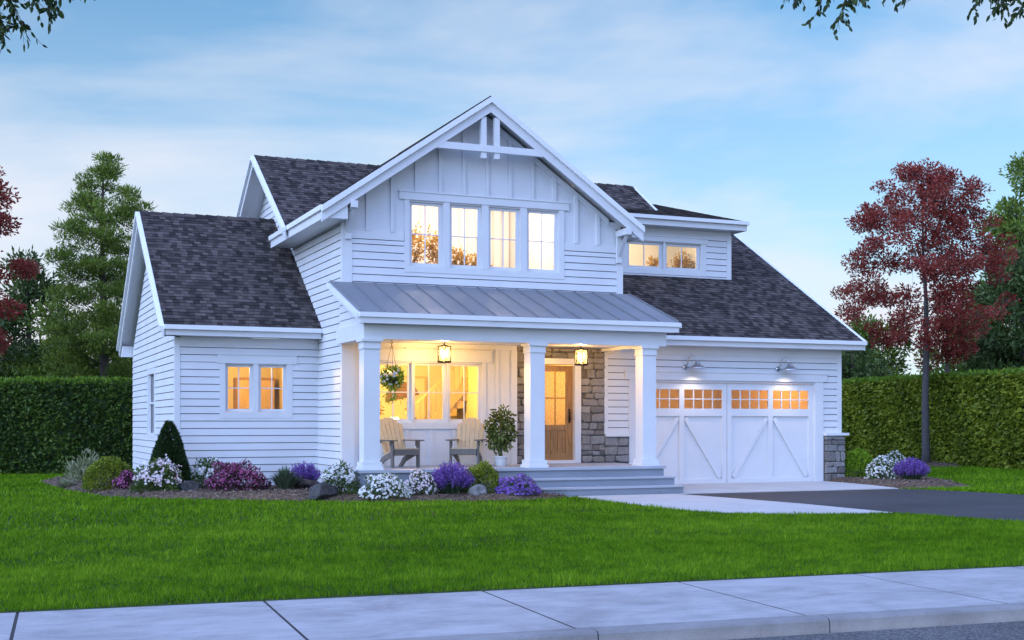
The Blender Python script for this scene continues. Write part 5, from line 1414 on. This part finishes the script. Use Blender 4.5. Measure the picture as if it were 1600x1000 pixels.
# Adirondack chairs
def chair(loc, rz, label):
    root = thing('adirondack_chair', (0, 0, 0), label, 'chair', 'wooden chairs on the porch')
    for sx in (-1, 1):
        w = MB(); x = sx*0.31; w.box(x-0.02, x+0.02, -0.36, -0.25, 0, 0.58); w.build('leg', 'grey_wood', root)          # front legs
        w = MB(); xi = sx*0.265; w.prism([(xi-0.018, -0.38, 0.30), (xi-0.018, -0.38, 0.40), (xi-0.018, 0.30, 0.22), (xi-0.018, 0.56, 0.0), (xi-0.018, 0.40, 0.0), (xi-0.018, 0.22, 0.12)], (0.036, 0, 0)); w.build('side_rail', 'grey_wood', root)
        w = MB(); w.box(sx*0.325-0.075, sx*0.325+0.075, -0.44, 0.34, 0.582, 0.610); w.box(x-0.02, x+0.02, -0.34, -0.2, 0.47, 0.58); w.build('armrest', 'grey_wood', root)
    w = MB(); w.box(-0.285, 0.285, -0.405, -0.382, 0.28, 0.40); w.build('apron', 'grey_wood', root)
    w = MB()
    for k in range(6):
        y0 = -0.38+k*0.098; z0 = 0.405-0.028*k*0.95; w.beam((-0.285, y0, z0), (0.285, y0, z0), (0, 0.085, -0.022), (0, 0, 0.022))
    w.build('seat', 'slat_wood', root)
    tops = [0.98, 1.06, 1.10, 1.10, 1.06, 0.98]
    w = MB()
    for k in range(6):
        xc = (k-2.5)*0.092; xt = (k-2.5)*0.108; h = tops[k]; y1 = 0.17+0.40*(h-0.28)/0.82
        w.hexa([(xc-0.041, 0.15, 0.27), (xc+0.041, 0.15, 0.27), (xc+0.041, 0.172, 0.27), (xc-0.041, 0.172, 0.27)], [(xt-0.048, y1, h-(0.03 if k == 0 else 0)), (xt+0.048, y1, h-(0.03 if k == 5 else 0)), (xt+0.048, y1+0.022, h-(0.03 if k == 5 else 0)), (xt-0.048, y1+0.022, h-(0.03 if k == 0 else 0))])
    w.build('backrest', 'slat_wood', root)
    w = MB(); w.box(-0.30, 0.30, 0.34, 0.375, 0.535, 0.58); w.box(-0.27, 0.27, 0.20, 0.23, 0.30, 0.37); w.build('back_brace', 'grey_wood', root)
    root.location = loc; root.rotation_euler = (0, 0, rz)
chair((8.72, 26.9, 0.60), R(8), 'adirondack chair with pale slats and grey frame, partly behind the left porch column')
chair((10.30, 26.85, 0.60), R(-32), 'adirondack chair with pale slats and grey frame, beside the potted tree')

# hanging flower basket
bx_, by_, bz_ = 8.36, 26.3, 2.56
root = thing('hanging_basket', (bx_, by_, 3.40), 'hanging basket of white flowers and trailing leaves behind the left porch column', 'flower basket'); B = np.array((bx_, by_, bz_))
w = MB(); w.tube([(bx_, by_, 3.40), (bx_, by_, 3.33), (bx_+0.025, by_, 3.30), (bx_, by_, 3.27), (bx_-0.025, by_, 3.30)], 0.010, 8); w.build('hook', 'black_metal', root, True)
w = MB()
for k in range(3):
    t = 2.1*k+0.4; w.tube([(bx_, by_, 3.28), (bx_+0.17*math.cos(t), by_+0.17*math.sin(t), bz_+0.02)], 0.004, 5)
w.build('chain', 'black_metal', root)
w = MB(); w.lathe((bx_, by_, bz_-0.16), [(0.05, 0), (0.13, 0.05), (0.17, 0.12), (0.18, 0.17)], 16); w.build('basket', 'basket_coir', root, True)
n = 900; p = unit(rng.normal(size=(n, 3)))*(0.6+0.4*rng.random((n, 1)))*np.array([0.27, 0.27, 0.24]); tr = rng.random(n) < 0.16
p[tr] = np.column_stack([rng.normal(-0.02, 0.10, tr.sum()), rng.normal(-0.1, 0.08, tr.sum()), rng.uniform(-0.55, -0.1, tr.sum())])
np_mesh('foliage', leaf_quads(B+p, p+rng.normal(0, 0.15, (n, 3)), rng.uniform(0.05, 0.085, n), 0.035), 4, 'boxwood', root, rnd=rng.random(n))
n = 46; p = unit(rng.normal(size=(n, 3))+np.array([0, -0.5, 0.35]))*np.array([0.28, 0.28, 0.25]); V = []
for k in range(5):
    nv = unit(p); r = unit(np.cross(nv, np.array([0.2, 0.3, 0.9]))); q = np.cross(nv, r); t = 2*math.pi*k/5; a = r*math.cos(t)+q*math.sin(t); b = np.cross(nv, a)
    V.append(np.stack([B+p, B+p+a*0.018+b*0.014, B+p+a*0.034, B+p+a*0.018-b*0.014], axis=1))
np_mesh('blossom', np.concatenate(V), 4, 'white_petal', root, rnd=np.tile(rng.random(n), 5))

# potted tree by the door
px_, py_ = 11.02, 26.6
root = thing('potted_tree', (px_, py_, 0.60), 'leafy little tree in a white pot between the right-hand chair and the middle column', 'potted plant'); B = np.array((px_, py_, 0.60))
w = MB(); w.lathe((px_, py_, 0.60), [(0.115, 0.0), (0.125, 0.02), (0.15, 0.14), (0.158, 0.20), (0.165, 0.205), (0.165, 0.235), (0.148, 0.236), (0.14, 0.19)], 24); w.build('pot', 'pot_white', root, True)
w = MB(); w.tube([(px_, py_, 0.78), (px_+0.01, py_, 1.0), (px_-0.01, py_, 1.3), (px_, py_, 1.6)], [0.032, 0.026, 0.02, 0.008], 8)
for _ in range(16):
    a = rng.uniform(0, 6.28); z0 = rng.uniform(1.05, 1.5); w.tube([(px_, py_, z0), (px_+0.14*math.cos(a), py_+0.14*math.sin(a), z0+0.12), (px_+0.27*math.cos(a), py_+0.27*math.sin(a), z0+0.15)], [0.01, 0.007, 0.003], 5, False)
w.build('trunk', 'grey_wood', root, True)
n = 1350; d = unit(rng.normal(size=(n, 3))); p = d*(0.35+0.65*rng.random((n, 1))**0.5)*np.array([0.32, 0.32, 0.50])*(1+0.25*np.sin(d[:, :1]*6)*np.sin(d[:, 2:]*7))+np.array([0, 0, 0.83])
np_mesh('crown', leaf_hex(B+p, d*0.6+rng.normal(0, 0.5, (n, 3))+np.array([0, 0, -0.5]), rng.normal(size=(n, 3)), rng.uniform(0.07, 0.115, n), 0.042), 6, 'ficus_leaf', root, rnd=rng.random(n))

# things inside, seen through the glass; upper plants are added as tree reflections
def plant_or_reflection(x, y, z, w_, h, label, pot=True):
    root = thing('plant_or_reflection', (x, y, z), label, 'houseplant'); B = np.array((x, y, z))
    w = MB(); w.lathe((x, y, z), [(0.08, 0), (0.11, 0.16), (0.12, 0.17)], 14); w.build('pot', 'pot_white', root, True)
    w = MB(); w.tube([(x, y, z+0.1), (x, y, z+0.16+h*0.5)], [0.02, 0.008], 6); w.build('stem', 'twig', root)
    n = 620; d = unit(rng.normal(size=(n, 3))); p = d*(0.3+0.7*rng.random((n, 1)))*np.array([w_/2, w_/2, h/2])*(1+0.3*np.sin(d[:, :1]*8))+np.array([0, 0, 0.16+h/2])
    np_mesh('foliage', leaf_quads(B+p, d+rng.normal(0, 0.6, (n, 3)), rng.uniform(0.06, 0.11, n), 0.05), 4, 'golden_leaf', root, rnd=rng.random(n))
plant_or_reflection(10.10, 29.9, 5.25, 0.62, 1.0, 'modelled reflection of golden trees in the left pane of the leftmost gable window')
plant_or_reflection(10.68, 29.9, 5.25, 0.60, 0.96, 'modelled reflection of golden trees in the right pane of the leftmost gable window')
plant_or_reflection(11.27, 29.9, 5.1, 0.52, 0.66, 'low modelled reflection of golden trees in the second gable window, left pane')
plant_or_reflection(11.80, 29.9, 5.1, 0.48, 0.52, 'small modelled reflection of golden trees in the second gable window, right pane')
plant_or_reflection(18.46, 32.7, 5.75, 0.5, 0.48, 'modelled reflection of golden trees in the left dormer window')
plant_or_reflection(19.30, 32.7, 5.75, 0.6, 0.6, 'modelled reflection of golden trees in the right dormer window')
plant_or_reflection(8.55, 28.7, 1.35, 0.55, 0.75, 'brown leafy plant inside the porch window behind the hanging basket')
# framed print on the room's back wall
root = thing('framed_picture', (10.55, 31.96, 2.0), 'framed abstract print on the wall of the lit porch room', 'picture')
w = MB(); w.box(9.75, 11.05, 31.93, 31.96, 1.35, 2.75); w.build('mount', 'picture_paper', root)
w = MB()
for b in ((9.70, 9.75, 1.30, 2.80), (11.05, 11.10, 1.30, 2.80), (9.75, 11.05, 1.30, 1.35), (9.75, 11.05, 2.75, 2.80)): w.box(b[0], b[1], 31.91, 31.96, b[2], b[3])
w.build('frame', 'slat_wood', root)
w = MB(); pts = [(10.45+0.48*math.cos(t), 31.915, 2.15+0.5*math.sin(t)) for t in np.linspace(R(20), R(185), 18)]; w.prism(pts, (0, 0.012, 0))
w.beam((10.5, 31.915, 1.95), (10.95, 31.915, 1.55), (0.02, 0, 0.02), (0, 0.012, 0)); w.build('print', 'picture_shape', root)
# table lamp and side table in the porch room, chandelier glow
root = thing('side_table', (9.55, 30.3, 0.62), 'small wooden table with a lit lamp inside the porch room', 'table')
w = MB(); w.box(9.2, 9.9, 30.05, 30.55, 1.20, 1.24); w.build('table_top', 'slat_wood', root)
for sx in (9.24, 9.86):
    for sy in (30.09, 30.51):
        w = MB(); w.box(sx-0.02, sx+0.02, sy-0.02, sy+0.02, 0.62, 1.20); w.build('leg', 'slat_wood', root)
root = thing('table_lamp', (9.7, 30.3, 1.24), 'small lit table lamp on the table inside the porch room', 'lamp')
w = MB(); w.lathe((9.7, 30.3, 1.241), [(0.08, 0), (0.05, 0.04), (0.06, 0.14), (0.02, 0.22), (0.015, 0.30)], 14); w.build('lamp_base', 'picture_shape', root, True)
w = MB(); w.lathe((9.7, 30.3, 1.52), [(0.16, 0), (0.10, 0.20)], 18); w.build('lamp_shade', 'lamp_glow', root, True)
root = thing('chandelier', (9.35, 30.4, 3.34), 'chandelier of small glowing bulbs inside the porch room', 'chandelier')
w = MB(); w.tube([(9.35, 30.4, 3.34), (9.35, 30.4, 2.75)], 0.012, 6)
for k in range(6):
    t = k*math.pi/3; w.tube([(9.35, 30.4, 2.78), (9.35+0.16*math.cos(t), 30.4+0.16*math.sin(t), 2.70), (9.35+0.30*math.cos(t), 30.4+0.30*math.sin(t), 2.80)], 0.008, 6)
w.build('arm', 'black_metal', root)
for k in range(6):
    t = k*math.pi/3; w = MB(); w.lathe((9.35+0.30*math.cos(t), 30.4+0.30*math.sin(t), 2.80), [(0.01, 0), (0.03, 0.03), (0.028, 0.06), (0.005, 0.10)], 10); w.build('bulb', 'bulb', root, True)
# picture frames in the left wing room
root = thing('cabinet', (6.6, 33.3, 0.62), 'tall wooden cabinet inside the left wing room, seen through the right sash', 'cabinet')
w = MB(); w.box(6.35, 7.35, 33.15, 33.55, 0.62, 2.75); w.build('carcass', 'door_wood', root)
for i in range(2):
    w = MB(); w.box(6.38+0.49*i, 6.84+0.49*i, 33.12, 33.149, 0.7, 2.68); w.build('door', 'slat_wood', root)
